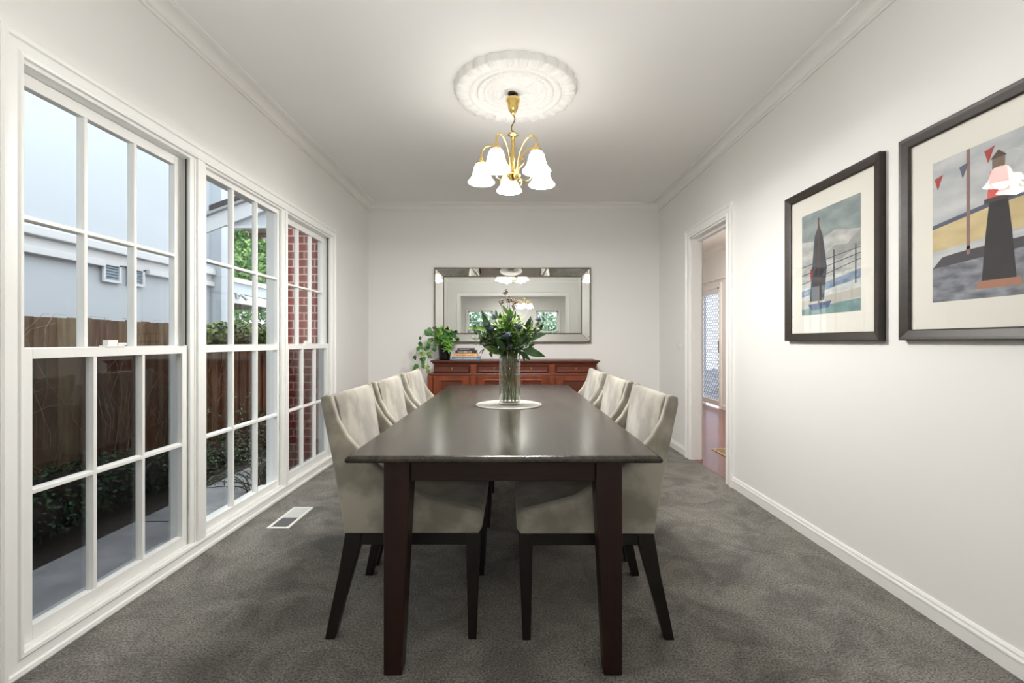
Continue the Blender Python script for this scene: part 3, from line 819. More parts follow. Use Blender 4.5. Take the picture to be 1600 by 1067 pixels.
# ================================================================= PICTURES
def picture(label, y0, y1, z0, z1, img, painter):
    """framed print on the right wall; img = (ya, yb, za, zb) of the printed area"""
    p = thing('framed_picture', label, 'picture', (XR, (y0 + y1) / 2, z0), 'framed prints on the right wall')
    m = MB(); fw = .046
    frame_rings(m, [(-fw, .016), (-fw, .020), (-fw + .006, .024), (-.014, .032), (-.004, .034), (0, .031), (0, .001), (-fw, .001)],
                lambda a, z, t: (XR - t, a, z), z0, z1, y0, y1)
    m.build('frame', M['pic'], p)
    MB().box(XR - .012, XR - .002, y0 + .02, y1 - .02, z0 + .02, z1 - .02).build('mat_board', M['mat'], p)
    ya, yb, za, zb = img
    q = MB(); mats = []
    def poly(pts, col, lay=0, col2=None, sc_=6):
        # pts in (u, v): u 0..1 from the far edge to the near edge, v 0..1 up
        mats.append(mat('print_ink', col, .7, var=col2, vscale=sc_, stretch=(1, 1, 2.2), detail=5) if col2 else mat('print_ink', col, .7))
        x = XR - .0124 - .00012 * lay
        vs = [(x, yb - u * (yb - ya), za + v * (zb - za)) for u, v in pts]
        q.add(vs, [list(range(len(vs)))], len(mats) - 1)
    painter(poly)
    q.build('print', mats, p)
    MB().box(XR - .0172, XR - .0158, y0 + fw - .002, y1 - fw + .002, z0 + fw - .002, z1 - fw + .002).build('picture_glass', M['picglass'], p)
def sea_print(P):
    P([(0, 0), (1, 0), (1, 1), (0, 1)], (150, 156, 154), 0, (196, 196, 190), 9)
    P([(0, .74), (.3, .70), (.6, .76), (1, .70), (1, 1), (0, 1)], (120, 134, 136), 1, (150, 160, 158), 8)
    P([(.35, .52), (.6, .62), (.8, .60), (1, .70), (1, .56), (.7, .48)], (136, 140, 138), 1, (160, 162, 158), 8)
    P([(0, .30), (1, .38), (1, .20), (0, .14)], (176, 182, 180), 2, (206, 208, 202), 14)
    P([(0, .24), (1, .36), (1, .28), (0, .18)], (96, 122, 152), 3, (150, 164, 180), 20)
    P([(0, .14), (1, .20), (1, .12), (0, .08)], (178, 174, 162), 3)
    P([(0, 0), (1, 0), (1, .11), (0, .06)], (92, 124, 124), 3, (120, 150, 146), 10)
    for k in range(3): P([(0, .31 + .085 * k), (1, .44 + .05 * k), (1, .448 + .05 * k), (0, .318 + .085 * k)], (78, 80, 84), 4)
    for u in (.58, .92): P([(u, .24), (u + .02, .24), (u + .02, .58), (u, .58)], (70, 72, 76), 5)
    # a moored dinghy mast with a dark furled sail
    P([(.16, .13), (.42, .13), (.47, .44), (.40, .74), (.33, .86), (.25, .76), (.20, .45)], (48, 52, 60), 6, (66, 70, 78), 12)
    P([(.31, .10), (.335, .10), (.335, .93), (.31, .93)], (92, 62, 48), 7)
    P([(.12, .10), (.55, .12), (.50, .06), (.20, .04)], (60, 80, 116), 7)
    P([(.17, .34), (.21, .36), (.21, .46), (.17, .44)], (150, 50, 52), 7)
def harbour_print(P):
    P([(0, 0), (1, 0), (1, 1), (0, 1)], (168, 174, 178), 0, (204, 206, 206), 5)
    P([(0, .36), (1, .42), (1, .60), (.5, .58), (0, .52)], (196, 176, 128), 1, (216, 198, 152), 8)
    P([(0, .52), (.5, .58), (1, .60), (1, .63), (.5, .61), (0, .55)], (84, 92, 110), 2)
    P([(0, 0), (1, 0), (1, .30), (0, .24)], (92, 94, 104), 1, (150, 154, 162), 14)
    P([(0, .24), (1, .30), (1, .36), (.1, .32)], (70, 68, 74), 2)
    P([(.06, .31), (1, .40), (1, .42), (.04, .33)], (200, 200, 200), 3)
    P([(.30, .30), (.33, .30), (.33, 1), (.30, 1)], (140, 112, 106), 3)
    for u, v, c in ((.02, .88, (170, 66, 62)), (.24, .90, (96, 100, 116)), (.44, .94, (176, 70, 64)), (.76, .93, (120, 120, 116)), (.93, .90, (176, 70, 64))):
        P([(u, v), (u + .08, v + .015), (u + .03, v - .085)], c, 4)
    # red and black harbour marker standing on the quay
    P([(.42, .10), (.67, .10), (.64, .40), (.61, .62), (.48, .62), (.45, .40)], (34, 32, 36), 5, (48, 46, 50), 12)
    P([(.46, .62), (.63, .62), (.605, .80), (.485, .80)], (206, 74, 78), 6, (224, 104, 92), 12)
    P([(.44, .60), (.65, .60), (.65, .63), (.44, .63)], (70, 62, 60), 7)
    P([(.50, .80), (.59, .80), (.59, .87), (.50, .87)], (120, 104, 90), 6)
    P([(.485, .87), (.605, .87), (.545, .92)], (88, 70, 62), 6)
    P([(.38, .06), (.71, .06), (.70, .11), (.39, .11)], (168, 120, 96), 6)
picture('dark-framed seaside print with a dark sail, hanging nearer the doorway', 2.11, 2.844, 1.146, 2.027, (2.248, 2.703, 1.297, 1.881), sea_print)
picture('dark-framed harbour print with bunting and a red and black marker, farther from the doorway', 1.273, 2.007, 1.149, 2.022, (1.40, 1.864, 1.303, 1.87), harbour_print)

# light switch, floor vents
sw = thing('light_switch', 'small white double light switch plate on the wall beside the doorway', 'light switch', (XR, 4.70, 1.10))
MB().box(XR - .009, XR - .0005, 4.645, 4.765, 1.065, 1.14).build('plate', M['whitepl'], sw, .002)
for y in (4.678, 4.722): MB().box(XR - .014, XR - .009, y, y + .014, 1.092, 1.114).build('rocker', M['whitepl'], sw, .001)

fv = thing('floor_vent', 'white rectangular floor vent in the carpet below the windows', 'vent', (-1.43, 2.95, .0))
m = MB(); vx0, vx1, vy0, vy1 = -1.497, -1.360, 2.771, 3.122
m.box(vx0, vx0 + .018, vy0, vy1, .001, .010); m.box(vx1 - .018, vx1, vy0, vy1, .001, .010)
m.box(vx0 + .018, vx1 - .018, vy0, vy0 + .018, .001, .010); m.box(vx0 + .018, vx1 - .018, vy1 - .018, vy1, .001, .010)
m.build('frame', M['whitepl'], fv, .002)
MB().box(vx0 + .018, vx1 - .018, 2.94, vy1 - .018, .001, .007).build('cover_plate', mat('pale_grey_plate', (196, 198, 194), .5), fv)
m = MB(); m.box(vx0 + .018, vx1 - .018, vy0 + .018, 2.94, .001, .003, 0)
for i in range(11): m.box(vx0 + .018, vx1 - .018, vy0 + .022 + i * .0135, vy0 + .028 + i * .0135, .003, .007, 1)
m.build('grille', [mat('dark_grille', (70, 72, 74), .6), mat('grey_grille_slat', (128, 128, 128), .5)], fv)
bv = thing('brass_register', 'brass floor register in the timber hall floor beyond the doorway', 'vent', (2.19, 4.64, 0))
m = MB(); m.box(2.115, 2.265, 4.44, 4.46, .003, .009); m.box(2.115, 2.265, 4.81, 4.83, .003, .009); m.box(2.115, 2.135, 4.46, 4.81, .003, .009); m.box(2.245, 2.265, 4.46, 4.81, .003, .009)
m.build('frame', mat('pale_brass', (206, 184, 132), .35, .6), bv, .002)
m = MB(); m.box(2.135, 2.245, 4.46, 4.81, .0025, .004, 0)
for i in range(16): m.box(2.135, 2.245, 4.468 + i * .0215, 4.476 + i * .0215, .004, .007, 1)
m.build('grille', [M['gap'], mat('pale_brass_slat', (206, 184, 132), .35, .6)], bv)

# ================================================================= TABLE
TX0, TX1, TY0, TY1, TZ = -.560, .505, 1.519, 4.08, .760
tb = thing('dining_table', 'long dark wooden dining table with tapered legs in the room centre', 'table', (-.028, 2.8, 0))
tp = []
for w_, z_ in ((.016, .7345), (.004, .737), (0, .743), (.001, .751), (.006, .757), (.014, TZ)):
    tp.append([(TX0 + w_, TY0 + w_, z_), (TX1 - w_, TY0 + w_, z_), (TX1 - w_, TY1 - w_, z_), (TX0 + w_, TY1 - w_, z_)])
m = MB(); vs = [p for r_ in tp for p in r_]
fs = [(0, 3, 2, 1), tuple(len(vs) - 4 + i for i in range(4))]
for i in range(len(tp) - 1):
    for k in range(4): fs.append((i * 4 + k, i * 4 + (k + 1) % 4, i * 4 + 4 + (k + 1) % 4, i * 4 + 4 + k))
m.add(vs, fs); m.build('tabletop', M['tabletop'], tb, .0015)
for sx in (0, 1):
    for sy in (0, 1):
        # outer faces upright, the two inner faces taper
        ox = -.440 if sx == 0 else .378; dx = 1 if sx == 0 else -1
        oy = 1.556 if sy == 0 else 4.04; dy = 1 if sy == 0 else -1
        wt, wb = .090, .062
        def ring(w_, z_): 
            q = [(ox, oy, z_), (ox + dx * w_, oy, z_), (ox + dx * w_, oy + dy * w_, z_), (ox, oy + dy * w_, z_)]
            return q if dx * dy > 0 else [q[0], q[3], q[2], q[1]]
        vs = ring(wb, 0) + ring(wt, .64) + ring(wt, .7345)
        fs = [(0, 3, 2, 1), (8, 9, 10, 11)] + [(i * 4 + k, i * 4 + (k + 1) % 4, i * 4 + 4 + (k + 1) % 4, i * 4 + 4 + k) for i in range(2) for k in range(4)]
        MB().add(vs, fs).build('leg', M['tableleg'], tb, .004)
for (a, c) in (((-.350, .288), (1.572, 1.594)), ((-.350, .288), (4.002, 4.024))): MB().box(*a, *c, .662, .7345).build('apron', M['apron'], tb, .002)
for x in (-.424, .340): MB().box(x, x + .022, 1.646, 3.95, .662, .7345).build('apron', M['apron'], tb, .002)

# ================================================================= CHAIRS
def make_chair():
    t = thing('dining_chair', '', 'chair', (0, 0, 0), 'velvet dining chairs along the table')
    U = lambda u: u - .27
    def smooth_poly(pts, it=2):
        for _ in range(it):
            out = []
            n = len(pts)
            for i in range(n):
                a = Vector(pts[i]); c = Vector(pts[(i + 1) % n])
                out += [tuple(a * .75 + c * .25), tuple(a * .25 + c * .75)]
            pts = out
        return pts
    side = [(0, .408), (-.02, .53), (-.05, .70), (-.092, .905), (-.090, .930), (-.072, .940), (-.052, .934), (-.044, .900), (-.028, .845), (.008, .782), (.062, .722), (.157, .640), (.309, .548), (.440, .512), (.512, .496), (.531, .480), (.528, .430), (.515, .408)]
    for s in (-1, 1):
        yo, yi = s * .265, s * .222
        # outline swept with rounded shoulders: outer face inset, belly, inner face inset
        m = MB(); P = [(U(a), c) for a, c in side]
        cxx = sum(p[0] for p in P) / len(P); 
        n = len(P); rings = []
        def inset(k):
            out = []
            for i in range(n):
                a = Vector(P[i - 1]); b_ = Vector(P[i]); c = Vector(P[(i + 1) % n])
                d1 = (b_ - a).normalized(); d2 = (c - b_).normalized(); nn = Vector((d1.y + d2.y, -(d1.x + d2.x)))
                nn = nn.normalized() if nn.length > 1e-6 else Vector((0, 0))
                q = b_ + nn * k
                out.append((q.x, max(.408, q.y)))
            return out
        for yy, k in ((yo, .012), (yo - s * .004, .003), (yo - s * .014, 0), (yi + s * .012, 0), (yi + s * .003, .003), (yi, .010)):
            rings.append([(x, yy, z) for x, z in inset(k)])
        vs = [p for r_ in rings for p in r_]; L = len(rings)
        fs = [list(range(n)) if s < 0 else list(range(n))[::-1], list(range((L - 1) * n, L * n))[::-1] if s < 0 else list(range((L - 1) * n, L * n))]
        for i in range(L - 1):
            for k in range(n):
                q = (i * n + k, i * n + (k + 1) % n, (i + 1) * n + (k + 1) % n, (i + 1) * n + k)
                fs.append(q if s > 0 else q[::-1])
        m.add(vs, fs, 0, True); m.build('side_panel', M['velvet'], t)
    # backrest between the wings
    back = [(.004, .415), (-.046, .69), (-.088, .90), (-.084, .928), (-.066, .937), (-.048, .930), (-.036, .90), (-.004, .72), (.034, .56), (.060, .47), (.060, .415)]
    m = MB(); m.prism([(U(a), c) for a, c in back], 'y', -.224, .224, 0, True)
    m.build('backrest', M['velvet'], t, .008, 2)
    m = MB(); seat = [(.05, .412), (.05, .470), (.20, .484), (.40, .488), (.500, .484), (.524, .472), (.530, .450), (.526, .412)]
    m.prism([(U(a), c) for a, c in seat], 'y', -.222, .222, 0, True); m.build('seat', M['velvet'], t, .010, 3)
    m = MB(); m.box(U(.012), U(.515), -.250, -.232, .360, .408); m.box(U(.012), U(.515), .232, .250, .360, .408)
    m.box(U(.012), U(.032), -.232, .232, .360, .408); m.box(U(.495), U(.515), -.232, .232, .360, .408)
    m.build('seat_frame', M['chairleg'], t, .002)
    for s in (-1, 1):
        y0, y1 = (s * .258, s * .218)
        ya, yb = min(y0, y1), max(y0, y1)
        m = MB()
        def seg(lo, hi):
            (a0, a1, z0), (b0, b1, z1) = lo, hi
            m.hexa([(U(a0), ya, z0), (U(a1), ya, z0), (U(a1), yb, z0), (U(a0), yb, z0), (U(b0), ya, z1), (U(b1), ya, z1), (U(b1), yb, z1), (U(b0), yb, z1)])
        key = [(-.076, -.040, 0), (-.050, -.006, .13), (-.024, .028, .25), (-.006, .058, .36), (.002, .064, .408)]
        vs = []
        for a0, a1, z in key: vs += [(U(a0), ya, z), (U(a1), ya, z), (U(a1), yb, z), (U(a0), yb, z)]
        fs = [(0, 3, 2, 1), tuple(len(vs) - 4 + i for i in range(4))]
        for i in range(len(key) - 1):
            for k in range(4): fs.append((i * 4 + k, i * 4 + (k + 1) % 4, i * 4 + 4 + (k + 1) % 4, i * 4 + 4 + k))
        m.add(vs, fs); m.build('leg', M['chairleg'], t, .002)
        m = MB(); seg((.474, .506, 0), (.466, .521, .408)); m.build('leg', M['chairleg'], t, .002)
    return t
chair = make_chair()
CH = [(-.373, 2.005, 0, 'taupe velvet chair on the window side, at the camera end of the table'),
      (-.373, 2.580, 0, 'middle one of the three taupe velvet chairs on the window side'),
      (-.373, 3.210, 0, 'taupe velvet chair on the window side, at the sideboard end of the table'),
      (.276, 2.000, 180, 'taupe velvet chair on the doorway side, at the camera end of the table'),
      (.276, 2.620, 180, 'middle one of the three taupe velvet chairs on the doorway side'),
      (.276, 3.280, 180, 'taupe velvet chair on the doorway side, at the sideboard end of the table')]
for i, (x, y, a, lb) in enumerate(CH):
    o = chair if i == 0 else copy_tree(chair)
    o.location = (x, y, 0); o.rotation_euler = (0, 0, R(a)); o['label'] = lb

# ================================================================= SIDEBOARD
SY, SB0, SB1 = 4.925, -.848, .917
sb = thing('sideboard', 'long reddish cherry wood sideboard with drawers and doors against the back wall', 'sideboard', (.03, 5.14, 0))
m = MB(); m.box(SB0, SB1, SY, YB - .004, .08, .900); m.build('carcass', M['sbwood'], sb, .003)
m = MB(); m.box(SB0 - .055, SB1 + .055, SY - .035, YB - .004, .08, .778)
m.build('lower_body', M['sbwood'], sb, .003)
m = MB(); m.box(SB0 - .07, SB1 + .07, SY - .05, YB - .004, 0, .10); m.build('plinth', M['sbwood'], sb, .006)
m = MB(); m.box(SB0 - .03, SB1 + .03, SY - .035, YB - .003, .922, .940); m.box(SB0 - .015, SB1 + .015, SY - .02, YB - .003, .908, .922); m.box(SB0 - .005, SB1 + .005, SY - .008, YB - .003, .898, .908)
m.build('top', M['sbpanel'], sb, .004)
m = MB(); m.box(SB0 - .06, SB1 + .06, SY - .045, YB - .004, .783, .800); m.build('waist_moulding', M['sbwood'], sb, .006)
ks = SY / 711
def sx(px): return (px - 800) * ks
bays = [(678.5, 734), (746, 798.5), (804, 856), (868, 931.5)]
for i, (a, c) in enumerate(bays):
    x0, x1 = sx(a), sx(c)
    m = MB(); m.box(x0, x1, SY - .014, SY + .01, .815, .892)
    frame_rings(m, [(-.016, .014), (-.014, .022), (-.006, .026), (0, .020), (0, 0)], lambda q, z, t: (q, SY - t, z), .815, .892, x0, x1)
    dr = m.build('drawer', M['sbpanel'], sb)
    xm = (x0 + x1) / 2
    MB().box(xm - .008, xm + .008, SY - .018, SY - .013, .838, .864).build('escutcheon', M['oldbrass'], dr, .002)
    m = MB(); ya = SY - .035
    m.box(x0, x0 + .07, ya - .018, ya, .12, .773); m.box(x1 - .07, x1, ya - .018, ya, .12, .773); m.box(x0 + .07, x1 - .07, ya - .018, ya, .12, .19); m.box(x0 + .07, x1 - .07, ya - .018, ya, .732, .773)
    frame_rings(m, [(-.016, .004), (-.010, .016), (0, .020), (.004, .018)], lambda q, z, t: (q, ya - t, z), .19, .732, x0 + .07, x1 - .07)
    dr = m.build('door', M['sbwoodz'], sb)
    MB().box(x0 + .075, x1 - .075, ya - .006, ya + .001, .195, .727).build('panel', M['sbpanel'], dr)
    MB().box(x0 + .03, x0 + .042, ya - .022, ya - .017, .44, .47).build('escutcheon', M['oldbrass'], dr, .002)
for a, c in ((669, 677.5), (735.5, 744.5), (799, 803.5), (857.5, 866.5), (932.5, 941)):
    x0, x1 = sx(a), sx(c)
    m = MB(); m.box(x0, x1, SY - .060, SY - .02, .10, .778)
    if a not in (669, 932.5): m.box(x0, x1, SY - .03, SY + .01, .815, .895); m.box(x0 - .002, x1 + .002, SY - .045, SY + .01, .800, .815)
    m.build('pilaster', M['sbwoodz'], sb, .003)

# books
bk = [(sx(704.5) , sx(750), .940, .976, (92, 120, 142), (200, 205, 205), 'pale blue book at the bottom of the stack on the sideboard'),
      (sx(707), sx(745), .976, 1.012, (206, 160, 112), (226, 214, 190), 'thick tan book lying on the pale blue one'),
      (sx(710), sx(744), 1.012, 1.046, (46, 38, 38), (216, 208, 190), 'dark brown book with pale spine lettering, lying on the tan book'),
      (sx(713), sx(740), 1.046, 1.070, (58, 54, 56), (200, 196, 188), 'small charcoal book on top of the book stack')]
for i, (x0, x1, z0, z1, col, col2, lb) in enumerate(bk):
    o = thing('book', lb, 'book', ((x0 + x1) / 2, 5.1, z0), 'books stacked on the sideboard')
    y0, y1 = 4.99 + .004 * i, 5.17
    mm = mat('book_cover', col, .5, var=tuple(min(255, int(v * 1.2)) for v in col), vscale=20)
    m = MB(); m.box(x0, x1, y0, y1, z0 + .0005, z0 + .0035); m.box(x0, x1, y0, y1, z1 - .003, z1); m.box(x0, x1, y0, y0 + .003, z0 + .0035, z1 - .003)
    m.build('cover', mm, o, .001)
    MB().box(x0 + .004, x1 - .004, y0 + .003, y1 - .004, z0 + .0035, z1 - .003).build('pages', mat('book_pages', (226, 220, 204), .8), o)
    # spine lettering as small strokes
    m = MB(); rr = random.Random(i + 3); x = x0 + .03; zc = (z0 + z1) / 2; hh = (z1 - z0) * .18
    while x < x1 - .05:
        w_ = rr.uniform(.003, .007); m.box(x, x + w_, y0 - .0008, y0 + .0005, zc - hh, zc + hh); x += w_ + rr.choice((.003, .003, .009))
    m.build('spine_lettering', mat('spine_ink', (col2 if i != 1 else (150, 70, 44)), .6), o)

# ================================================================= POTTED PLANT
px_, py_ = sx(691) , 5.10
pp = thing('potted_plant', 'trailing green plant in a black pot on the sideboard corner', 'plant', (px_, py_, .94))
m = MB(); m.lathe([(.001, .941), (.055, .941), (.062, .96), (.072, 1.085), (.076, 1.087), (.076, 1.100), (.068, 1.100), (.064, 1.07), (.001, 1.07)], (px_, py_, 0), 28)
m.build('pot', M['black'], pp)
m = MB(); rr = random.Random(21)
for i in range(150):
    a = rr.uniform(0, 6.28); e = R(rr.uniform(20, 85)); L = rr.uniform(.06, .19)
    d = Vector((math.cos(a) * math.cos(e) * .9 - .08, math.sin(a) * math.cos(e) * .6, math.sin(e)))
    b0 = Vector((px_ + rr.uniform(-.03, .03), py_ + rr.uniform(-.03, .03), 1.09)); tip = b0 + d * L
    m.leaf(tip, d + Vector((rr.gauss(0, .6), rr.gauss(0, .6), rr.gauss(0, .4))), .055, .038, (rr.gauss(0, .4), -.7, .6), .4, .2, rr.choice((0, 0, 0, 1)), 4)
    if i % 3 == 0: m.tube([b0, b0 + d * L * .6, tip], .0015, 4, 0)
m.build('foliage', [M['leafpot'], M['leafbright']], pp)
m = MB()
for i in range(46):
    a = rr.uniform(0, 6.28); d = Vector((math.cos(a), -.5 + .3 * math.sin(a), rr.uniform(-.7, .7)))
    m.leaf((px_ + .035 + rr.uniform(-.03, .05), py_ - .07 + rr.uniform(-.03, .03), 1.085 + rr.uniform(-.04, .06)), d, .05, .018, (0, -.8, .5), .3, .2, 0, 3)
m.build('fern_sprig', M['leafbright'], pp)
m = MB(); kk = 5.0 / 711
def wp(px, py, y=5.0): return Vector(((px - 800) * y / 711, y, H + (533.5 - py) * y / 711))
vines = [[(684, 538), (672, 523), (664, 518), (658, 530), (652, 545), (648, 560)],
         [(684, 538), (676, 530), (668, 536), (661, 550), (655, 565), (651, 578)],
         [(686, 537), (676, 520), (668, 512), (664, 520)],
         [(684, 539), (674, 545), (669, 558), (668, 572), (671, 585)],
         [(684, 538), (674, 538), (665, 545), (662, 560), (660, 573)],
         [(684, 536), (680, 522), (676, 512)]]
for v in vines:
    pts = [wp(a, c, 4.86 if a < 680 else 5.06) for a, c in v]
    fine = []
    for i in range(len(pts) - 1):
        for q in range(4): fine.append(pts[i].lerp(pts[i + 1], q / 4))
    fine.append(pts[-1]); m.tube(fine, .0016, 4, 1)
    for p in fine[3::2]:
        s_ = rr.uniform(.045, .072)
        d = Vector((rr.gauss(0, 1), rr.gauss(-.2, .4), rr.gauss(-.5, .7)))
        m.leaf(p + Vector((rr.gauss(0, .01), 0, rr.gauss(0, .01))), d, s_, s_ * .78, (rr.gauss(0, .35), -1, rr.gauss(.2, .3)), .15, .12, rr.choice((0, 0, 2)), 5, .75)
m.build('trailing_vine', [M['leafpot'], M['stem'], M['leafmid']], pp)

# ================================================================= PLACEMAT, VASE, FLOWERS
VX, VY = -.0135, 2.752
pm = thing('placemat', 'round off-white placemat under the glass vase', 'placemat', (-.019, 2.758, TZ))
m = MB(); pr = [(.001, TZ + .0035)]
for i in range(1, 40): r_ = .196 * i / 40; pr.append((r_, TZ + .0035 + .0006 * (i % 2)))
pr += [(.194, TZ + .0045), (.199, TZ + .003), (.199, TZ + .0003), (.001, TZ + .0003)]
m.lathe(pr, (-.019, 2.758, 0), 64); m.build('woven_disc', mat('offwhite_weave', (206, 204, 194), .9, var=(226, 224, 216), vscale=90, bump=.5, bscale=240), pm)
m = MB(); m.tube([(-.019 + .197 * math.cos(R(6 * i)), 2.758 + .197 * math.sin(R(6 * i)), TZ + .003) for i in range(61)], .0028, 6, cap=False); m.build('rim', mat('white_rim', (226, 226, 218), .7), pm)

va = thing('glass_vase', 'tall clear cylindrical glass vase half filled with water', 'vase', (VX, VY, TZ + .004))
vz = TZ + .0045
m = MB(); m.lathe([(.001, vz), (.060, vz), (.064, vz + .004), (.064, vz + .293), (.0625, vz + .295), (.061, vz + .293), (.061, vz + .020), (.056, vz + .015), (.001, vz + .015)], (VX, VY, 0), 48)
m.build('vase_body', M['vaseglass'], va)
m = MB(); m.lathe([(.001, vz + .016), (.0595, vz + .018), (.0600, vz + .178), (.001, vz + .178)], (VX, VY, 0), 48)
m.build('water', M['water'], va)

kb = 2.752 / 711
def bp_(px, py, dy=0.0):
    y = VY + dy; return Vector(((px - 800) * y / 711, y, H + (533.5 - py) * y / 711))
rr = random.Random(77)
def stem_path(head, i, short=False):
    a = rr.uniform(0, 6.28); b0 = Vector((VX + .040 * math.cos(a), VY + .040 * math.sin(a), vz + .022))
    d = head - Vector((VX, VY, 0)); d.z = 0
    dn = d.normalized() if d.length > .01 else Vector((0, 1, 0))
    w_ = min(.046, d.length * .35 + .006)
    neck = Vector((VX + dn.x * w_ + rr.uniform(-.008, .008), VY + dn.y * w_ + rr.uniform(-.008, .008), vz + .30))
    pts = []
    mid = b0.lerp(neck, .5)
    for q in range(6): pts.append(b0.lerp(neck, q / 6))
    for q in range(7):
        t = q / 6; pts.append(neck.lerp(head, t) + Vector((0, 0, .0)) + dn * (-.02 * math.sin(math.pi * t)))
    return pts[5:] if short else pts
GRP = 'flowers and foliage in the glass vase'
TH = [(773, 495, -.02, .024, 'upper left blue thistle of the bouquet, in front of the mirror'), (797, 498, -.03, .017, 'small blue thistle high at the bouquet centre'),
      (810.5, 510, -.06, .028, 'big blue thistle right of the bouquet centre'), (793, 524, -.09, .030, 'largest blue thistle low at the bouquet front'),
      (760, 508, -.02, .021, 'dark blue thistle at the left of the bouquet, beside the long curved leaf'), (768, 513, -.05, .024, 'dark blue thistle just above the lower left leaves'),
      (747, 518, .02, .017, 'small thistle at the outer left of the bouquet'), (842, 499, .01, .022, 'grey-blue thistle at the upper right edge of the bouquet'),
      (798, 541, -.09, .019, 'shaded blue thistle directly above the vase rim'), (742, 509, .03, .012, 'tiny thistle bud at the far left tip of the bouquet')]
for i, (a, c, dy, r_, lb) in enumerate(TH):
    h = bp_(a, c, dy); o = thing('thistle', lb, 'flower', h, GRP)
    pts = stem_path(h - Vector((0, 0, r_ * .6)), i)
    MB().tube(pts, .0022, 6).build('stem', M['stem'], o)
    m = MB(); m.ball(h, r_ * .55, 12, 8, 0, 1.15)
    for k in range(130):
        d = Vector((rr.gauss(0, 1), rr.gauss(0, 1), rr.gauss(.2, 1))).normalized()
        p0 = h + d * r_ * .45; p1 = h + d * r_ * rr.uniform(.8, 1.0); s_ = d.orthogonal().normalized() * .0011; s2 = d.cross(s_).normalized() * .0011
        m.add([p0 + s_, p0 - s_ * .5 + s2, p0 - s_ * .5 - s2, p1], [(0, 1, 3), (1, 2, 3), (2, 0, 3)], 0)
    m.build('flower_head', M['thistle'], o)
    m = MB()
    for k in range(15):
        aa = R(24 * k + rr.uniform(-6, 6)); d = Vector((math.cos(aa), math.sin(aa), rr.uniform(-.1, .5)))
        m.leaf(h - Vector((0, 0, r_ * .45)), d, r_ * rr.uniform(1.4, 1.9), r_ * .26, (0, 0, 1), -.1, .2, 0, 4)
    m.build('bracts', M['bract'], o)
    m = MB()
    for q in (8, 9, 10):
        for k in range(3):
            aa = rr.uniform(0, 6.28); m.leaf(pts[q], (math.cos(aa), math.sin(aa), .5), .045, .012, (0, 0, 1), .2, .3, 0, 4)
    m.build('stem_leaves', M['leafdark'], o)
BE = [(790, 457, 0, 'topmost berry cluster standing above the bouquet'), (783, 471.5, -.01, 'left berry cluster above the bouquet'),
      (796, 468.5, -.02, 'middle berry cluster just below the topmost one'), (804.6, 470, .01, 'yellowish berry cluster at the right above the bouquet'), (803.6, 478.5, -.01, 'lowest berry cluster, close over the upper leaves')]
for i, (a, c, dy, lb) in enumerate(BE):
    h = bp_(a, c, dy); o = thing('berry_sprig', lb, 'berries', h, GRP)
    pts = stem_path(h - Vector((0, 0, .02)), i); MB().tube(pts, .0016, 5).build('stem', M['stem'], o)
    m = MB(); st = MB(); hub = h - Vector((0, 0, .018))
    for k in range(22):
        d = Vector((rr.gauss(0, 1), rr.gauss(0, 1), rr.gauss(.2, .8))).normalized(); p = h + d * rr.uniform(.010, .019)
        m.ball(p, .0034, 8, 5); st.tube([hub, hub.lerp(p, .6) , p], .0005, 3)
    m.build('berries', M['berry'] if i != 3 else mat('ochre_berry', (150, 112, 56), .4, var=(104, 60, 40), vscale=90), o)
    st.build('stalks', M['stem'], o)
# single big leaves: (base px, tip px, width, depth, label, material)
BL = [((771, 532), (752.5, 484), .040, -.04, .18, 'long curved dark leaf rising at the left of the bouquet', 'leafdark'),
      ((776, 536), (757, 492), .030, -.02, .15, 'slender leaf just behind the long curved left leaf', 'leafmid'),
      ((816, 546), (852, 556), .050, -.08, .12, 'large oval leaf reaching out low to the right over the vase', 'leafdark'),
      ((812, 549), (829, 562), .030, -.06, .15, 'small leaf drooping under the large low right leaf', 'leafdark'),
      ((783, 552), (757, 541), .046, -.06, .10, 'broad leaf reaching out low to the left over the vase', 'leafmid'),
      ((818, 528), (830, 494), .038, -.03, -.05, 'pointed upright leaf at the right of the bouquet', 'leafdark'),
      ((815, 532), (853, 521), .040, -.05, .08, 'broad leaf pointing right at the bouquet shoulder', 'leafdark'),
      ((812, 535), (848, 510), .042, -.01, .05, 'broad dark leaf between the upright and the right-pointing leaves', 'leafdark'),
      ((764, 515), (729, 510), .028, .02, .10, 'narrow pale leaf pointing far left', 'leafmid'),
      ((797, 500), (797, 482), .042, -.02, .05, 'bright oval leaf below the berries', 'leafbright'),
      ((794, 492), (785, 476), .022, 0, .1, 'small bright leaf beside the left berries', 'leafmid'),
      ((770, 545), (760, 512), .040, .03, .1, 'dark leaf behind the left thistles', 'leafdark'),
      ((800, 545), (823, 522), .036, -.10, .2, 'dark leaf crossing in front below the big right thistle', 'leafdark'),
      ((790, 548), (776, 528), .034, -.10, .2, 'dark leaf crossing in front below the largest thistle', 'leafdark')]
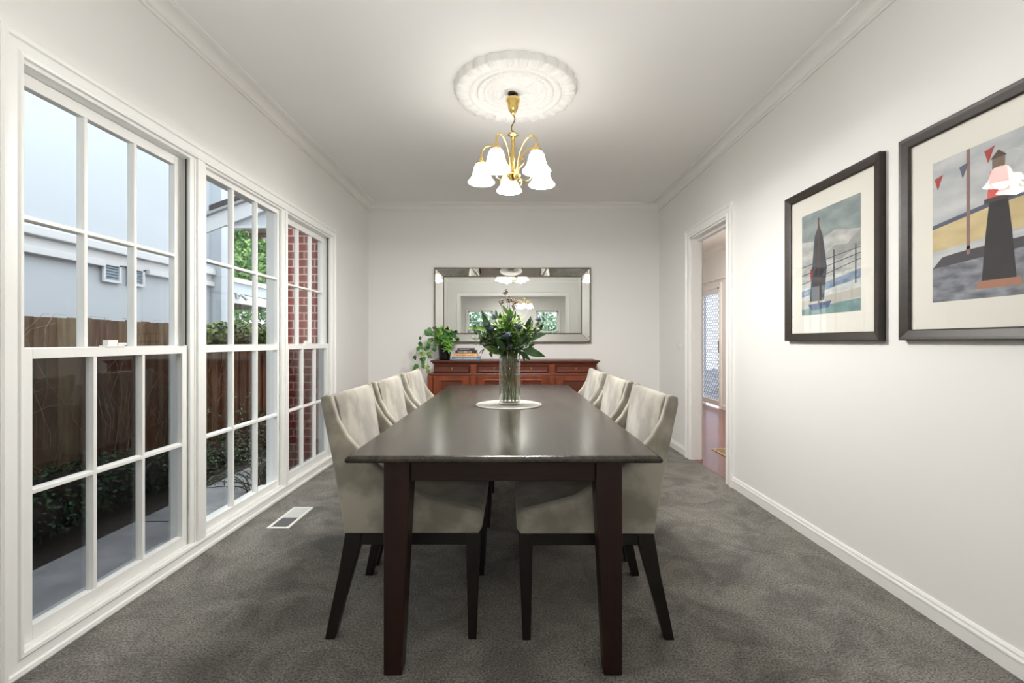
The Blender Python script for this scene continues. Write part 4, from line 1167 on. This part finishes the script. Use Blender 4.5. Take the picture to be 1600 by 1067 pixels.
for i, (p0, p1, w_, dy, droop, lb, mt) in enumerate(BL):
    a = bp_(*p0, dy * .6); c = bp_(*p1, dy); o = thing('leaf_stem', lb, 'leaf', a, GRP)
    d = c - a; L = d.length
    MB().tube(stem_path(a, i, i % 3 > 0), .0030, 6).build('stem', M['stembrown'] if i % 6 == 3 else M['stem'], o)
    m = MB(); m.leaf(a, d, L * 1.02, w_, (0, -1, .35), droop, .22, 0, 10, .85); m.build('leaf_blade', M[mt], o)
# bushy filler sprays
SPR = [(785, 497, .03, 'leafmid', .05, 'light green spray at the upper left centre of the bouquet'), (808, 497, .02, 'leafmid', .05, 'light green spray at the upper right centre of the bouquet'),
       (790, 512, .0, 'leafbright', .05, 'yellow-green spray in the middle of the bouquet'), (822, 515, .0, 'leafmid', .045, 'green spray inside the right-hand leaves'),
       (775, 525, .0, 'leafdark', .06, 'dark green spray filling the left of the bouquet'), (806, 528, -.02, 'leafdark', .06, 'dark green spray filling the right of the bouquet'),
       (792, 540, -.02, 'leafdark', .06, 'dark green spray low over the vase mouth'), (750, 531, .0, 'leafdry', .04, 'grey-green wilted spray at the lower left'),
       (755, 524, .03, 'leafdark', .04, 'dark spray behind the left thistles'), (840, 508, .0, 'leafdry', .03, 'brownish spray at the upper right'),
       (780, 503, .06, 'leafdark', .05, 'dark spray behind the upper left thistle'), (818, 540, .05, 'leafdark', .05, 'dark spray behind the low right leaf')]
for i, (a, c, dy, mt, sp_, lb) in enumerate(SPR):
    h = bp_(a, c, dy); o = thing('foliage_spray', lb, 'foliage', h, GRP)
    pts = stem_path(h, i); MB().tube(pts if i % 4 == 1 else pts[5:], .0026, 6).build('stem', M['stembrown'] if i == 5 else M['stem'], o)
    m = MB()
    for k in range(78 if mt != 'leafdry' else 34):
        t = rr.uniform(.35, 1.0); idx = min(len(pts) - 1, 6 + int(t * 6)); base = pts[idx].lerp(h, .55)
        off = Vector((rr.gauss(0, 1), rr.gauss(0, 1), rr.gauss(0, .8))) * sp_ * .55
        d = off.normalized() * .7 + Vector((0, -.1, rr.uniform(0, .6)))
        m.leaf(base + off, d, rr.uniform(.028, .052), rr.uniform(.011, .021), (rr.gauss(0, .5), -.6, .7), rr.uniform(0, .4), .2, 0, 4)
        if k % 3 == 0: m.tube([base, base + off * .6, base + off], .0008, 3)
    m.build('leaves', M[mt], o)
